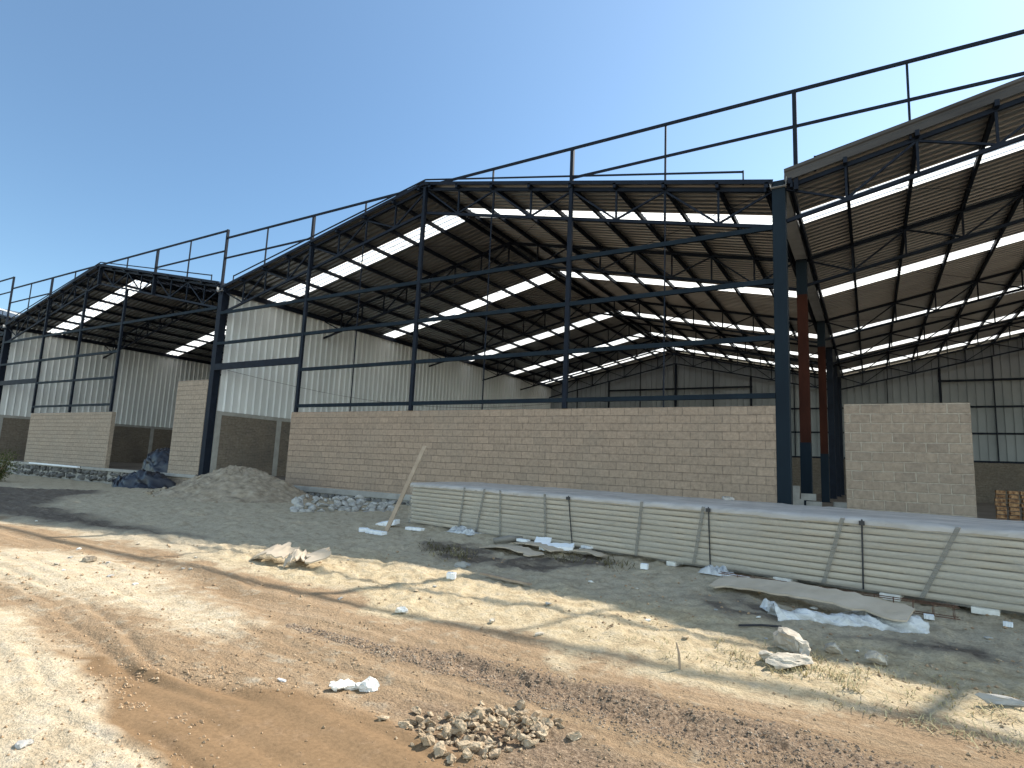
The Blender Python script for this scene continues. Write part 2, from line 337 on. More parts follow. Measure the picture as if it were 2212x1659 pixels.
def ground_mat():
    m, nt, b, out = nodes_of('dirt_ground')
    at = nt.nodes.new('ShaderNodeAttribute'); at.attribute_name = 'zone'
    sp = nt.nodes.new('ShaderNodeSeparateColor'); L(nt, at.outputs['Color'], sp.inputs[0])
    at2 = nt.nodes.new('ShaderNodeAttribute'); at2.attribute_name = 'zone_b'
    sp2 = nt.nodes.new('ShaderNodeSeparateColor'); L(nt, at2.outputs['Color'], sp2.inputs[0])
    pale, gravel, mud = sp.outputs[0], sp.outputs[1], sp.outputs[2]
    verge, dark, grassy = sp2.outputs[0], sp2.outputs[1], sp2.outputs[2]
    geo = nt.nodes.new('ShaderNodeNewGeometry')

    def noise(scale, detail=6.0, rough=0.6, stretch=None):
        n = N(nt, 'ShaderNodeTexNoise', Scale=scale, Detail=detail, Roughness=rough)
        if stretch:
            mp = nt.nodes.new('ShaderNodeMapping'); mp.inputs['Scale'].default_value = stretch; mp.inputs['Rotation'].default_value = (0, 0, math.radians(3))
            L(nt, geo.outputs['Position'], mp.inputs['Vector']); L(nt, mp.outputs[0], n.inputs['Vector'])
        else: L(nt, geo.outputs['Position'], n.inputs['Vector'])
        return n.outputs['Fac']
    big = noise(0.8); mid = noise(5.0, 7, 0.65); fin = noise(38.0, 6, 0.7); streak = noise(1.2, 7, 0.66, (0.28, 4.2, 1))
    road = ramp(nt, streak, [(0.28, (0.25, 0.170, 0.102)), (0.5, (0.325, 0.230, 0.140)), (0.72, (0.41, 0.30, 0.195))]).outputs['Color']
    palec = ramp(nt, mid, [(0.3, (0.46, 0.36, 0.235)), (0.55, (0.58, 0.485, 0.345)), (0.75, (0.66, 0.60, 0.48))]).outputs['Color']
    gravc = ramp(nt, fin, [(0.3, (0.125, 0.088, 0.06)), (0.5, (0.24, 0.172, 0.115)), (0.72, (0.38, 0.29, 0.205))]).outputs['Color']
    mudc = ramp(nt, big, [(0.3, (0.175, 0.112, 0.060)), (0.7, (0.23, 0.150, 0.083))]).outputs['Color']
    verc = ramp(nt, mid, [(0.25, (0.31, 0.25, 0.17)), (0.5, (0.47, 0.395, 0.28)), (0.75, (0.62, 0.535, 0.395))]).outputs['Color']
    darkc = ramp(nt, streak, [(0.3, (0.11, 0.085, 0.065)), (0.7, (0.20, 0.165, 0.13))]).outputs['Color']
    grc = ramp(nt, mid, [(0.28, (0.35, 0.265, 0.16)), (0.5, (0.50, 0.405, 0.26)), (0.72, (0.64, 0.55, 0.385))]).outputs['Color']

    def soft(fac, amt=0.9):
        # ragged border: the zone's edge is broken up by noise
        a = N(nt, 'ShaderNodeMath', operation='MULTIPLY_ADD'); L(nt, mid, a.inputs[0]); a.inputs[1].default_value = amt; L(nt, fac, a.inputs[2])
        return ramp(nt, a.outputs[0], [(0.5, 0.0), (1.3, 1.0)]).outputs['Color']
    c = mixc(nt, soft(verge), road, verc)
    c = mixc(nt, soft(grassy), c, grc)
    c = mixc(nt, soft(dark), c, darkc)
    c = mixc(nt, soft(pale), c, palec)
    c = mixc(nt, soft(mud, 0.5), c, mudc)
    c = mixc(nt, soft(gravel), c, gravc)
    # fine grain, darker pits and pale crumbs
    c = mixc(nt, 0.7, c, ramp(nt, fin, [(0.3, 0.62), (0.5, 0.98), (0.7, 1.22)]).outputs['Color'], 'MULTIPLY')
    vor = N(nt, 'ShaderNodeTexVoronoi', Scale=13.0); L(nt, geo.outputs['Position'], vor.inputs['Vector'])
    crumb = ramp(nt, vor.outputs['Distance'], [(0.10, 1.0), (0.17, 0.0)])
    cs = nt.nodes.new('ShaderNodeSeparateColor'); L(nt, vor.outputs['Color'], cs.inputs[0])
    gate = ramp(nt, cs.outputs[0], [(0.90, 0.0), (0.94, 0.45)])
    g2 = N(nt, 'ShaderNodeMath', operation='MULTIPLY'); L(nt, crumb.outputs['Color'], g2.inputs[0]); L(nt, gate.outputs['Color'], g2.inputs[1])
    c = mixc(nt, g2.outputs[0], c, (0.62, 0.57, 0.48))
    L(nt, c, b.inputs['Base Color'])
    b.inputs['Roughness'].default_value = 0.95; b.inputs['Specular IOR Level'].default_value = 0.1
    hs = N(nt, 'ShaderNodeMath', operation='MULTIPLY_ADD'); L(nt, mid, hs.inputs[0]); hs.inputs[1].default_value = 2.0; L(nt, fin, hs.inputs[2])
    inv = N(nt, 'ShaderNodeMath', operation='MULTIPLY_ADD'); L(nt, mud, inv.inputs[0]); inv.inputs[1].default_value = -0.75; inv.inputs[2].default_value = 0.95
    bp = N(nt, 'ShaderNodeBump', Distance=0.03); L(nt, hs.outputs[0], bp.inputs['Height']); L(nt, inv.outputs[0], bp.inputs['Strength'])
    L(nt, bp.outputs[0], b.inputs['Normal'])
    return m


MAT['ground'] = ground_mat()


# ------------------------------------------------------------------ object helpers
class MB:
    """collects geometry and links it as one mesh object"""
    def __init__(s): s.v = []; s.f = []

    def add(s, v, f):
        o = len(s.v); s.v.extend([tuple(map(float, p)) for p in v]); s.f.extend([tuple(i + o for i in q) for q in f]); return s

    def box(s, a, b):
        x0, y0, z0 = a; x1, y1, z1 = b
        return s.add([(x0, y0, z0), (x1, y0, z0), (x1, y1, z0), (x0, y1, z0), (x0, y0, z1), (x1, y0, z1), (x1, y1, z1), (x0, y1, z1)],
                     [(0, 3, 2, 1), (4, 5, 6, 7), (0, 1, 5, 4), (1, 2, 6, 5), (2, 3, 7, 6), (3, 0, 4, 7)])

    def beam(s, p, q, w, h, up=(0, 0, 1)):
        """box bar from p to q, h measured along up, w across"""
        p = Vector(p); q = Vector(q); d = (q - p).normalized(); up = Vector(up)
        if abs(d.dot(up)) > 0.98: up = Vector((0, 1, 0))
        sd = d.cross(up).normalized(); u = sd.cross(d).normalized()
        sd *= w / 2; u *= h / 2
        return s.add([p - sd - u, p + sd - u, p + sd + u, p - sd + u, q - sd - u, q + sd - u, q + sd + u, q - sd + u],
                     [(0, 1, 2, 3), (7, 6, 5, 4), (0, 4, 5, 1), (1, 5, 6, 2), (2, 6, 7, 3), (3, 7, 4, 0)])

    def tube(s, pts, r, n=6):
        pts = [Vector(p) for p in pts]; rings = []
        for i, p in enumerate(pts):
            d = (pts[min(i + 1, len(pts) - 1)] - pts[max(i - 1, 0)]).normalized()
            a = d.cross(Vector((0, 0, 1)) if abs(d.z) < 0.95 else Vector((1, 0, 0))).normalized(); b = d.cross(a)
            rr = r[i] if isinstance(r, (list, tuple)) else r
            rings.append([p + a * math.cos(2 * PI * k / n) * rr + b * math.sin(2 * PI * k / n) * rr for k in range(n)])
        v = [p for rg in rings for p in rg]
        f = [(i * n + k, i * n + (k + 1) % n, (i + 1) * n + (k + 1) % n, (i + 1) * n + k) for i in range(len(pts) - 1) for k in range(n)]
        f += [tuple(range(n))[::-1], tuple((len(pts) - 1) * n + k for k in range(n))]
        return s.add(v, f)

    def grid(s, P):
        """P: rows of points"""
        r, c = len(P), len(P[0])
        return s.add([p for row in P for p in row], [(i * c + j, i * c + j + 1, (i + 1) * c + j + 1, (i + 1) * c + j) for i in range(r - 1) for j in range(c - 1)])

    def build(s, name, mat, parent=None, smooth=False, solid=0.0, bevel=0.0):
        me = bpy.data.meshes.new(name)
        o = bpy.data.objects.new(name, me); C.objects.link(o)
        off = Vector((0, 0, 0))
        if parent is not None:
            o.parent = parent
            off = Vector(parent['_org']) if '_org' in parent else off
        me.from_pydata([(p[0] - off.x, p[1] - off.y, p[2] - off.z) for p in s.v], [], s.f); me.validate(); me.update()
        me.materials.append(MAT[mat] if isinstance(mat, str) else mat)
        if parent is not None and '_org' in parent: o['_org'] = list(off)
        if smooth:
            for p in me.polygons: p.use_smooth = True
        if solid:
            md = o.modifiers.new('thickness', 'SOLIDIFY'); md.thickness = solid; md.offset = 0
        if bevel:
            md = o.modifiers.new('bevel', 'BEVEL'); md.width = bevel; md.segments = 2; md.limit_method = 'ANGLE'
        return o


def tag(o, label=None, cat=None, group=None, kind=None):
    if label: o['label'] = label
    if cat: o['category'] = cat
    if group: o['group'] = group
    if kind: o['kind'] = kind
    return o


def empty(name, loc, label=None, cat=None, group=None):
    o = bpy.data.objects.new(name, None); C.objects.link(o); o.location = loc; o.empty_display_size = 0.3
    o['_org'] = list(loc)
    return tag(o, label, cat, group)


def center_origin(o):
    """put a one-mesh thing's origin at its base"""
    me = o.data; n = len(me.vertices); a = np.empty(n * 3); me.vertices.foreach_get('co', a); a = a.reshape(-1, 3)
    c = Vector(((a[:, 0].min() + a[:, 0].max()) / 2, (a[:, 1].min() + a[:, 1].max()) / 2, a[:, 2].min()))
    a -= np.array(c)[None, :]; me.vertices.foreach_set('co', a.ravel()); me.update(); o.location = Vector(o.location) + c
    return o


# ------------------------------------------------------------------ the ground
def build_ground():
    view = math.atan2(RC[1][1], RC[0][1])
    fine = np.radians(np.arange(-52, 52.01, 0.15)) + view
    coarse = np.radians(np.arange(52, 308.01, 4.0))[1:-1] + view
    ang = np.concatenate([fine, coarse]); na = len(ang)
    rad = [0.6]
    while rad[-1] < 32: rad.append(rad[-1] * 1.0085)
    while rad[-1] < 900: rad.append(rad[-1] * 1.12)
    rad = np.array(rad); nr = len(rad)
    A, R_ = np.meshgrid(ang, rad)
    x = CAM[0] + R_ * np.cos(A); y = CAM[1] + R_ * np.sin(A)
    z = ground_h(x, y)
    vy = line_y(x, VERGE)
    jx = x + 0.35 * fbm(x, y, 71, 4, 1.6); jy = y + 0.28 * fbm(x, y, 81, 4, 1.8)
    pale = np.maximum(sstep(-.35, 1.0, poly_sd(jx, jy, PALE1)) * .92, sstep(-.4, .4, poly_sd(jx, jy, PALE2)))
    gy0 = line_y(x, GRAVEL_TOP); gy1 = line_y(x, GRAVEL_BOT)
    gr = sstep(-.08, .18, gy0 - jy) * sstep(-.08, .25, jy - gy1) * sstep(-5.2, -2.2, x) * (0.75 + 0.6 * fbm(x * 1.0, y * 3, 91, 3, 1.1))
    gr2 = sstep(.45, .0, np.abs(gy1 - jy - .55)) * sstep(-1.2, 0.3, x) * 0.7
    mud = sstep(-.15, .25, poly_sd(jx, jy, MUD))
    ver = sstep(-.30, .5, y - vy + 0.9 * fbm(x, y, 3, 3, 0.9))
    grassy = ver * sstep(3.0, 1.0, y - vy + 0.7 * fbm(x, y, 13, 3, 1.3)) * sstep(-9, -3, x)
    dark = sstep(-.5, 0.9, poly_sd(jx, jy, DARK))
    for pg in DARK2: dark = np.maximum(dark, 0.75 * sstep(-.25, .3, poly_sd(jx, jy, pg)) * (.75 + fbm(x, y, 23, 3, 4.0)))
    v = np.stack([x, y, z], -1).reshape(-1, 3)
    c0 = len(v); v = np.vstack([v, [[CAM[0], CAM[1], float(ground_h(CAM[0], CAM[1]))]]])
    i, j = np.meshgrid(np.arange(nr - 1), np.arange(na), indexing='ij'); j2 = (j + 1) % na
    f = np.stack([i * na + j, (i + 1) * na + j, (i + 1) * na + j2, i * na + j2], -1).reshape(-1, 4)
    me = bpy.data.meshes.new('ground')
    me.vertices.add(len(v)); me.vertices.foreach_set('co', v.ravel())
    cap = np.array([[k, (k + 1) % na, c0] for k in range(na)])
    nl = f.size + cap.size
    me.loops.add(nl); me.loops.foreach_set('vertex_index', np.concatenate([f.ravel(), cap.ravel()]))
    me.polygons.add(len(f) + len(cap))
    starts = np.concatenate([np.arange(len(f)) * 4, f.size + np.arange(len(cap)) * 3])
    me.polygons.foreach_set('loop_start', starts)
    me.polygons.foreach_set('loop_total', np.concatenate([np.full(len(f), 4), np.full(len(cap), 3)]))
    me.update(calc_edges=True); me.validate()
    me.polygons.foreach_set('use_smooth', np.ones(len(me.polygons), bool))
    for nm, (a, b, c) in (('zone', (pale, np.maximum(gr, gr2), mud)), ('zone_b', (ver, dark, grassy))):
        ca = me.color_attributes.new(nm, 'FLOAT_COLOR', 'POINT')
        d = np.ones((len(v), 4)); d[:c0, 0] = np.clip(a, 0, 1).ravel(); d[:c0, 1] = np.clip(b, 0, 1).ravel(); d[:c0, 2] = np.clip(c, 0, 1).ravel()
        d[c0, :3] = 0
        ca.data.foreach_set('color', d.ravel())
    me.materials.append(MAT['ground'])
    o = bpy.data.objects.new('ground', me); C.objects.link(o); o['kind'] = 'structure'


build_ground()
FLOOR = 0.52
tag(MB().box((-77, 0.02, -1.2), (27, 37.5, FLOOR)).build('floor', 'floor'), kind='structure')

# ------------------------------------------------------------------ the sheds
PW = 25.86                                   # bay width, column to column
XA1 = 0.19                                   # the column in front of the valley
SLOPE = 0.215
TRUSS_Y = (0.12, 6.5, 16.5, 23.6, 29.8, 35.7)
SKY_Y = ((2.40, 3.42), (11.40, 12.48), (20.50, 21.65), (27.40, 28.60), (33.50, 34.70))
DEPTH = 36.3


def corr_slope(mb, xa, za, xb, zb, y0, y1, pitch=0.31, hgt=0.12, ov=0.0):
    """ribbed sheet running down the slope from (xa, za) to (xb, zb), ribs along the slope"""
    ys = []; n = max(1, round((y1 - y0) / pitch)); p = (y1 - y0) / n
    for k in range(n):
        b = y0 + k * p
        ys += [(b, 0), (b + p * .52, 0), (b + p * .60, 1), (b + p * .90, 1)]
    ys.append((y1, 0))
    rows = []
    for t in (0, .25, .5, .75, 1):
        x = xa + (xb - xa) * t; z = za + (zb - za) * t
        rows.append([(x, y, z + h * hgt + ov) for y, h in ys])
    mb.grid(rows)


def corr_wall(mb, p0, p1, ztop, zbot, pitch=0.41, hgt=0.075, nrm=(1, 0), rib=(.66, .78, .90, .99)):
    """vertical ribbed cladding from p0 to p1; ztop(t) gives the top edge"""
    p0 = np.array(p0, float); p1 = np.array(p1, float); ln = np.linalg.norm(p1 - p0); n = round(ln / pitch)
    ts = []
    for k in range(n):
        ts += [(k / n, 0), ((k + rib[0]) / n, 0), ((k + rib[1]) / n, 1), ((k + rib[2]) / n, 1), ((k + rib[3]) / n, 0)]
    ts.append((1, 0)); nr = np.array(nrm)
    top = []; bot = []
    for t, h in ts:
        q = p0 + (p1 - p0) * t + nr * h * hgt
        top.append((q[0], q[1], ztop(t))); bot.append((q[0], q[1], zbot))
    mb.grid([bot, top])


def make_shed(xl, dz, label, rail_dz=0.0, fascia=False, left_wall=True, front=True, rails=(True, True), studs=(), hangers=(), girts=(), lintel=None, right_col=False, col_mats=None, post_top=None, midspans=()):
    xr = xl + PW; xc = (xl + xr) / 2; half = PW / 2 - 0.18
    ZR = 12.60 + dz
    zr = lambda x: ZR - SLOPE * abs(x - xc)             # underside of the roof sheets
    zb = lambda x: (11.57 if fascia else 11.46) + dz - 0.223 * abs(x - xc)     # bottom chord
    root = empty('warehouse_shed', (xl, 0, FLOOR), label, 'warehouse', 'gabled sheds of the warehouse row')
    # --- roof
    segs = []; y = -0.10
    for a, b in SKY_Y: segs.append((y, a)); y = b
    segs.append((y, DEPTH))
    for sgn in (-1, 1):
        xe = xc + sgn * half
        for a, b in segs:
            m = MB(); corr_slope(m, xc + sgn * .05, zr(xc + .05), xe, zr(xe), a, b); m.build('roof_sheet', 'roof', root)
        for a, b in SKY_Y:
            m = MB(); corr_slope(m, xc + sgn * .25, zr(xc + .25), xe - sgn * .02, zr(xe), a + .004, b - .004, ov=0.006); m.build('skylight', 'skylight', root)
    m = MB()
    for sgn in (-1, 1):
        m.grid([[(xc, y, ZR + .085) for y in (-.15, DEPTH)], [(xc + sgn * .32, y, zr(xc + .32) + .065) for y in (-.15, DEPTH)]])
    m.build('ridge_cap', 'fascia', root)
    # --- purlins
    offs = [0.28] + [1.61 * k for k in range(1, 8)] + [half - .12]
    for sgn in (-1, 1):
        for of in offs:
            x = xc + sgn * of
            MB().beam((x, -.12, zr(x) - .078), (x, DEPTH - .1, zr(x) - .078), .095, .16).build('purlin', 'steel', root)
    # --- trusses: chords and web members
    first = None
    for ty in TRUSS_Y:
        t = bpy.data.objects.new('roof_truss', None); C.objects.link(t); t.parent = root; t.location = (xc - xl, ty, 0); t.empty_display_size = .3
        if first is None:
            t['_org'] = [xc, ty, FLOOR]; first = t
            for sgn in (-1, 1):
                xe = xc + sgn * half
                MB().beam((xc, ty, zr(xc) - .14), (xe, ty, zr(xe) - .14), .09, .115).build('top_chord', 'steel', t)
                MB().beam((xc, ty, zb(xc)), (xe, ty, zb(xe)), .085, .10).build('bottom_chord', 'steel', t)
                nodes = [0.0] + [1.61 * k for k in range(1, 9)]; nodes[-1] = half
                for k in range(9):
                    x = xc + sgn * nodes[k]
                    if k == 0 and sgn == 1: continue
                    if k < 8: MB().beam((x, ty, zb(x) + .045), (x, ty, zr(x) - .19), .06, .06).build('web_member', 'steel', t)
                for k in range(8):
                    x0 = xc + sgn * nodes[k]; x1 = xc + sgn * nodes[k + 1]
                    if k % 2 == 0: a, b = (x0, ty, zr(x0) - .19), (x1, ty, zb(x1) + .04)
                    else: a, b = (x0, ty, zb(x0) + .04), (x1, ty, zr(x1) - .19)
                    MB().beam(a, b, .056, .056, (0, 1, 0)).build('web_member', 'steel', t)
        else:
            for ch in first.children:
                c = ch.copy(); C.objects.link(c); c.parent = t
    # --- sag rods under the sheets
    for sgn in (-1, 1):
        for y0, y1 in ((0.3, 6.3), (6.7, 16.2), (16.8, 23.4)):
            for k in (0, 1):
                x0 = xc + sgn * (half - .3 - 6.2 * k); x1 = xc + sgn * (half - 6.4 - 6.0 * k)
                MB().tube([(x0, y0, zr(x0) - .19), (x1, y1, zr(x1) - .19)], .009, 5).build('brace_rod', 'steel', root)
    # --- columns of the left row (and the right one where the row ends)
    for xcol in [xl] + ([xr] if right_col else []):
        for k, ty in enumerate(TRUSS_Y):
            y0, y1 = ((-.02, .34) if k == 0 else (ty - .17, ty + .17)); ztop = 9.92 + dz - (.03 if k else 0)
            cm = (col_mats or ['steel'] * 6)[k]
            col = MB().box((xcol - .172, y0, FLOOR - .3), (xcol + .172, y1, ztop)).build('column', cm, root, bevel=.012)
            if cm == 'primer':
                MB().box((xcol - .178, y0 - .006, 8.35), (xcol + .178, y1 + .006, ztop + .005)).build('paint_band', 'blue_steel', col)
                MB().box((xcol - .178, y0 - .006, FLOOR - .3), (xcol + .178, y1 + .006, 2.9)).build('paint_band', 'blue_steel', col)
            MB().box((xcol - .24, y0 - .05, FLOOR), (xcol + .24, y1 + .05, FLOOR + .025)).build('base_plate', 'steel', col)
        m = MB()   # valley gutter
        m.grid([[(xcol + dx, y, z) for y in (-.12, DEPTH)] for dx, z in ((-.22, 9.94 + dz), (-.2, 9.70 + dz), (.2, 9.70 + dz), (.22, 9.94 + dz))])
        m.build('gutter', 'gutter', root, solid=.008)
        MB().beam((xcol + .34, -.1, 9.72 + dz), (xcol + .34, DEPTH, 9.72 + dz), .06, .2).build('eave_beam', 'steel', root)
        MB().beam((xcol - .34, -.1, 9.72 + dz), (xcol - .34, DEPTH, 9.72 + dz), .06, .2).build('eave_beam', 'steel', root)
    # --- slim tube that follows the roof edge, with its end posts
    for sgn in (-1, 1):
        x0 = xc; x1 = xc + sgn * (half - .75)
        m = MB(); m.beam((x0, -.03, zr(x0) + .20), (x1, -.03, zr(x1) + .36), .035, .055)
        m.beam((x1, -.03, zr(x1) + .40), (x1, -.03, zr(x1) - .05), .04, .04)
        m.build('edge_rail', 'steel', root)
        if fascia:
            m = MB(); xs = np.linspace(x0, xc + sgn * (half + .02), 9)
            prof = ((-.10, -.04), (-.10, .12), (-.06, .15), (-.06, .22), (-.10, .25), (-.10, .33))
            m.grid([[(x, yy, zr(x) + hz) for x in xs] for yy, hz in prof]); m.build('roof_edge_trim', 'fascia', root, solid=.004)
        else:
            m = MB(); x1 = xc + sgn * (half + .05)
            m.beam((x0, -.11, zr(x0) + .02), (x1, -.11, zr(x1) + .02), .02, .13); m.build('roof_edge_trim', 'steel', root)
    # --- parapet frame
    zt = 12.52 + rail_dz; zm = 11.44 + rail_dz
    post = lambda k: xl + PW * k / 8
    MB().beam((xl + .456 if fascia else xl, 0, zt), (xr + (.455 if xr < 1 and xr > 0 else 0), 0, zt), .07, .085).build('parapet_rail', 'steel', root)
    for a, b in midspans:
        MB().beam((a, 0, zm), (b, 0, zm), .06, .075).build('parapet_rail', 'steel', root)
    for k in range(9):
        x = post(k)
        if k == 0:
            x = xl + (.455 if fascia else 0)
            MB().beam((x, .0, 9.55 + dz), (x, .0, (post_top or zt) - (0 if post_top else .04)), .11, .11).build('parapet_post', 'steel', root)
        elif k == 8: continue
        elif k % 2 == 0: MB().beam((x, 0, max(zb(x), 9) - .05), (x, 0, zt - .042), .115, .115).build('parapet_post', 'steel', root)
        else: MB().beam((x - (.1 if fascia and k == 1 else 0), 0, zr(x) - .16), (x - (.1 if fascia and k == 1 else 0), 0, zt - .042), .055, .055).build('parapet_post', 'steel', root)
    # --- gable frame: studs, thin hangers, girts
    for x, z0 in studs: MB().beam((x, 0.002, z0), (x, 0.002, zb(x) - .05), .15, .12).build('stud', 'steel', root)
    for x, z0 in hangers: MB().beam((x, .03, z0), (x, .03, zb(x) - .05), .035, .035).build('hanger', 'steel', root)
    for a, b, z, h in girts: MB().beam((a, 0.001, z), (b, 0.001, z), .09, h).build('girt', 'steel' if h > .2 else 'blue_steel', root)
    # --- cladding
    if left_wall:
        m = MB(); corr_wall(m, (xl + .2, .36), (xl + .2, DEPTH - .3), lambda t: zr(xl + .25) - .16, 3.68, nrm=(1, 0)); m.build('wall_cladding', 'cladding', root)
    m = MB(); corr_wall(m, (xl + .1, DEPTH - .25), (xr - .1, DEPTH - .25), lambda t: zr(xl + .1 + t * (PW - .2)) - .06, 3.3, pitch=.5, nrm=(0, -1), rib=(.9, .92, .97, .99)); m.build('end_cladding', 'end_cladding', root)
    yb = DEPTH - .36
    for z in (5.35, 7.26): MB().beam((xl + .2, yb, z), (xr - .2, yb, z), .08, .13).build('end_girt', 'steel', root)
    MB().beam((xl + .2, yb, 3.36), (xr - .2, yb, 3.36), .08, .15).build('end_girt', 'steel', root)
    MB().beam((xc - 6.5, yb, 9.18 + dz), (xc + 6.5, yb, 9.18 + dz), .08, .15).build('end_girt', 'steel', root)
    for k, w in ((-3.3, .06), (-6.4, .15), (0, .2), (3.3, .06), (6.4, .15), (-9.7, .06), (9.7, .06)):
        x = xc + k; MB().beam((x, yb - .03, FLOOR), (x, yb - .03, zb(x)), w, .1, (0, 1, 0)).build('end_stud', 'steel', root)
    return root


XA0 = XA1 - PW; XAm = XA0 - PW; XAmm = XAm - PW
k1 = lambda k: XA0 + PW * k / 8
WT = 3.53
mid = make_shed(XA0, 0.0, 'middle gabled steel shed open to the front above the long block wall', 0.0, post_top=12.97,
                studs=[(k1(2), WT), (k1(4), WT), (k1(6), WT)], hangers=[(k1(3), WT), (k1(5), WT), (k1(7), WT)],
                girts=[(XA0 + .17, XA1 - .17, 8.56, .14), (XA0 + .17, XA1 - .17, 7.0, .14), (k1(2) + .07, XA1 - .17, 5.4, .14), (k1(2) + .07, XA1 - .17, 3.8, .14), (XA0 + .17, k1(2) - .075, 5.82, .31)],
                midspans=[(XA0, k1(2)), (k1(6), XA1 + .45)], col_mats=['steel'] * 6)
right = make_shed(XA1, 0.0, 'right gabled shed with grey roof edge trim and broad blue grey front column', 0.0, fascia=True, left_wall=False,
                  midspans=[(XA1 + .45, XA1 + PW * 2.2 / 8), (XA1 + PW * .75, XA1 + PW)], col_mats=['blue_steel', 'primer', 'primer', 'steel', 'steel', 'steel'], right_col=True)
k0 = lambda k: XAm + PW * k / 8
left = make_shed(XAm, 0.28, 'left gabled shed standing over the dark tarpaulin heap', 0.40, post_top=13.84,
                 studs=[(k0(2), 3.7), (-39.95, 3.7), (-35.0, 3.7)], hangers=[],
                 girts=[(XAm + .17, XA0 - .17, 8.87, .14), (XAm + .17, -35.1, 7.22, .14), (k0(2) + .08, -35.1, 5.69, .13), (k0(2) + .08, -35.1, 4.12, .13), (XAm + .17, k0(2) - .075, 5.87, .31)],
                 midspans=[(XAm, k0(2)), (k0(6), XA0)])
far = make_shed(XAmm, 0.95, 'farthest shed at the left edge, only its right end in view', 1.27, left_wall=True,
                midspans=[(k0(6) - PW, XAm)], girts=[(XAmm + .17, XAm - .17, 9.5, .14)])


# ------------------------------------------------------------------ block walls and brick bases
def wall(name, mat, a, b, label, cat='wall', group=None):
    o = MB().box(a, b).build(name, mat)
    me = o.data
    bm = bmesh.new(); bm.from_mesh(me)
    bmesh.ops.bevel(bm, geom=[e for e in bm.edges], offset=.012, segments=2, affect='EDGES'); bm.to_mesh(me); bm.free()
    return tag(o, label, cat, group)


wall('block_wall', 'block', (-19.5, 0, .38), (.03, .2, WT), 'long tan split faced block wall behind the wrapped panel bundle')
wall('block_wall', 'block_pale', (1.62, 0, .2), (4.205, .2, 3.545), 'short block wall panel with pale mortar joints right of the blue grey column')
wall('block_wall', 'block_small', (-45.15, -.02, .52), (-34.75, .2, 3.69), 'pale grey block wall in the left shed beside the dark doorway')
wall('block_wall', 'block_small', (-28.5, -.02, -.1), (-25.86, .2, 5.22), 'tall narrow block pier beside the tarpaulin heap')


def brick_base(x, label, y1=36.0, z0=-.4):
    root = empty('brick_wall', (x, .36, 0), label, 'wall', 'low brick walls under the side cladding')
    y = .36; n = 0
    MB().box((x - .12, .37, z0), (x + .12, y1, 3.66)).build('brickwork', 'brick', root)
    for yy in (.36, 3.9, 7.4, 11, 15, 19, 23, 27, 31):
        MB().box((x - .15, yy - .02, z0), (x + .15, yy + .26, 3.665)).build('concrete_post', 'concrete', root)
    MB().box((x - .135, .37, 3.5), (x + .135, y1, 3.69)).build('cap_beam', 'concrete', root)


brick_base(XA0 + .08, 'grey brown brick wall under white cladding, behind the soil mound')
brick_base(XAm + .08, 'grey brown brick wall under cladding inside the left shed')
o = MB().box((-77, 35.75, FLOOR - .1), (27, 35.95, 3.29)).build('brick_wall', 'brick'); tag(o, 'long dark brick wall across the back of the sheds', 'wall')
# the foundation of the long wall: a concrete beam over rough stones
root = empty('wall_footing', (-10, 0, -.2), 'grey concrete and rough stone footing below the long block wall', 'foundation')
MB().box((-19.55, -.08, .18), (.1, .22, .40)).build('concrete_beam', 'concrete', root, bevel=.02)
rs = random.Random(3)


def rock_mesh(mb, c, size, seed, cuts=9, sub=2, rough=.06):
    bm = bmesh.new(); bmesh.ops.create_icosphere(bm, subdivisions=sub, radius=1.0)
    r = random.Random(seed); pl = []
    for k in range(cuts):
        d = Vector((r.gauss(0, 1), r.gauss(0, 1), r.gauss(0, 1))).normalized(); pl.append((d, r.uniform(.34, .74)))
    ang = r.uniform(0, 2 * PI); ca, sa = math.cos(ang), math.sin(ang)
    for v in bm.verts:
        p = v.co.copy()
        for d, h in pl:
            e = p.dot(d) - h
            if e > 0: p -= d * e
        p += Vector((r.gauss(0, 1), r.gauss(0, 1), r.gauss(0, 1))) * rough * .5
        p = Vector((p.x * size[0], p.y * size[1], p.z * size[2]))
        v.co = Vector((p.x * ca - p.y * sa, p.x * sa + p.y * ca, p.z)) + Vector(c)
    bm.verts.ensure_lookup_table(); bm.faces.ensure_lookup_table()
    mb.add([v.co for v in bm.verts], [[v.index for v in f.verts] for f in bm.faces]); bm.free()


x = -19.4
while x < -7.5:
    w = rs.uniform(.24, .44)
    for zz in (.08, -.12):
        m = MB(); rock_mesh(m, (x + rs.uniform(-.1, .1), -.02 + rs.uniform(-.03, .03), zz), (w * .6, .14, .12), rs.random()); m.build('footing_stone', 'footing_stone', root)
    x += w
m = MB(); m.box((-19.5, .0, -.4), (0, .2, .19)); m.build('mortar_bed', 'concrete', root)
root = empty('shed_plinth', (-38, 0, -.4), 'low concrete plinth along the front of the left shed', 'plinth')
MB().box((-51.3, -.14, .36), (-25.9, .015, .515)).build('concrete_edge', 'concrete', root, bevel=.02)
x = -46
while x < -28.6:
    w = rs.uniform(.34, .6)
    for zz in (.2, -.1):
        m = MB(); rock_mesh(m, (x + rs.uniform(-.1, .1), -.02, zz), (w * .6, .17, .19), rs.random()); m.build('plinth_stone', 'footing_stone', root)
    x += w

MB().box((-51.2, .0, -.6), (-25.9, .2, .37)).build('mortar_bed', 'concrete', root)
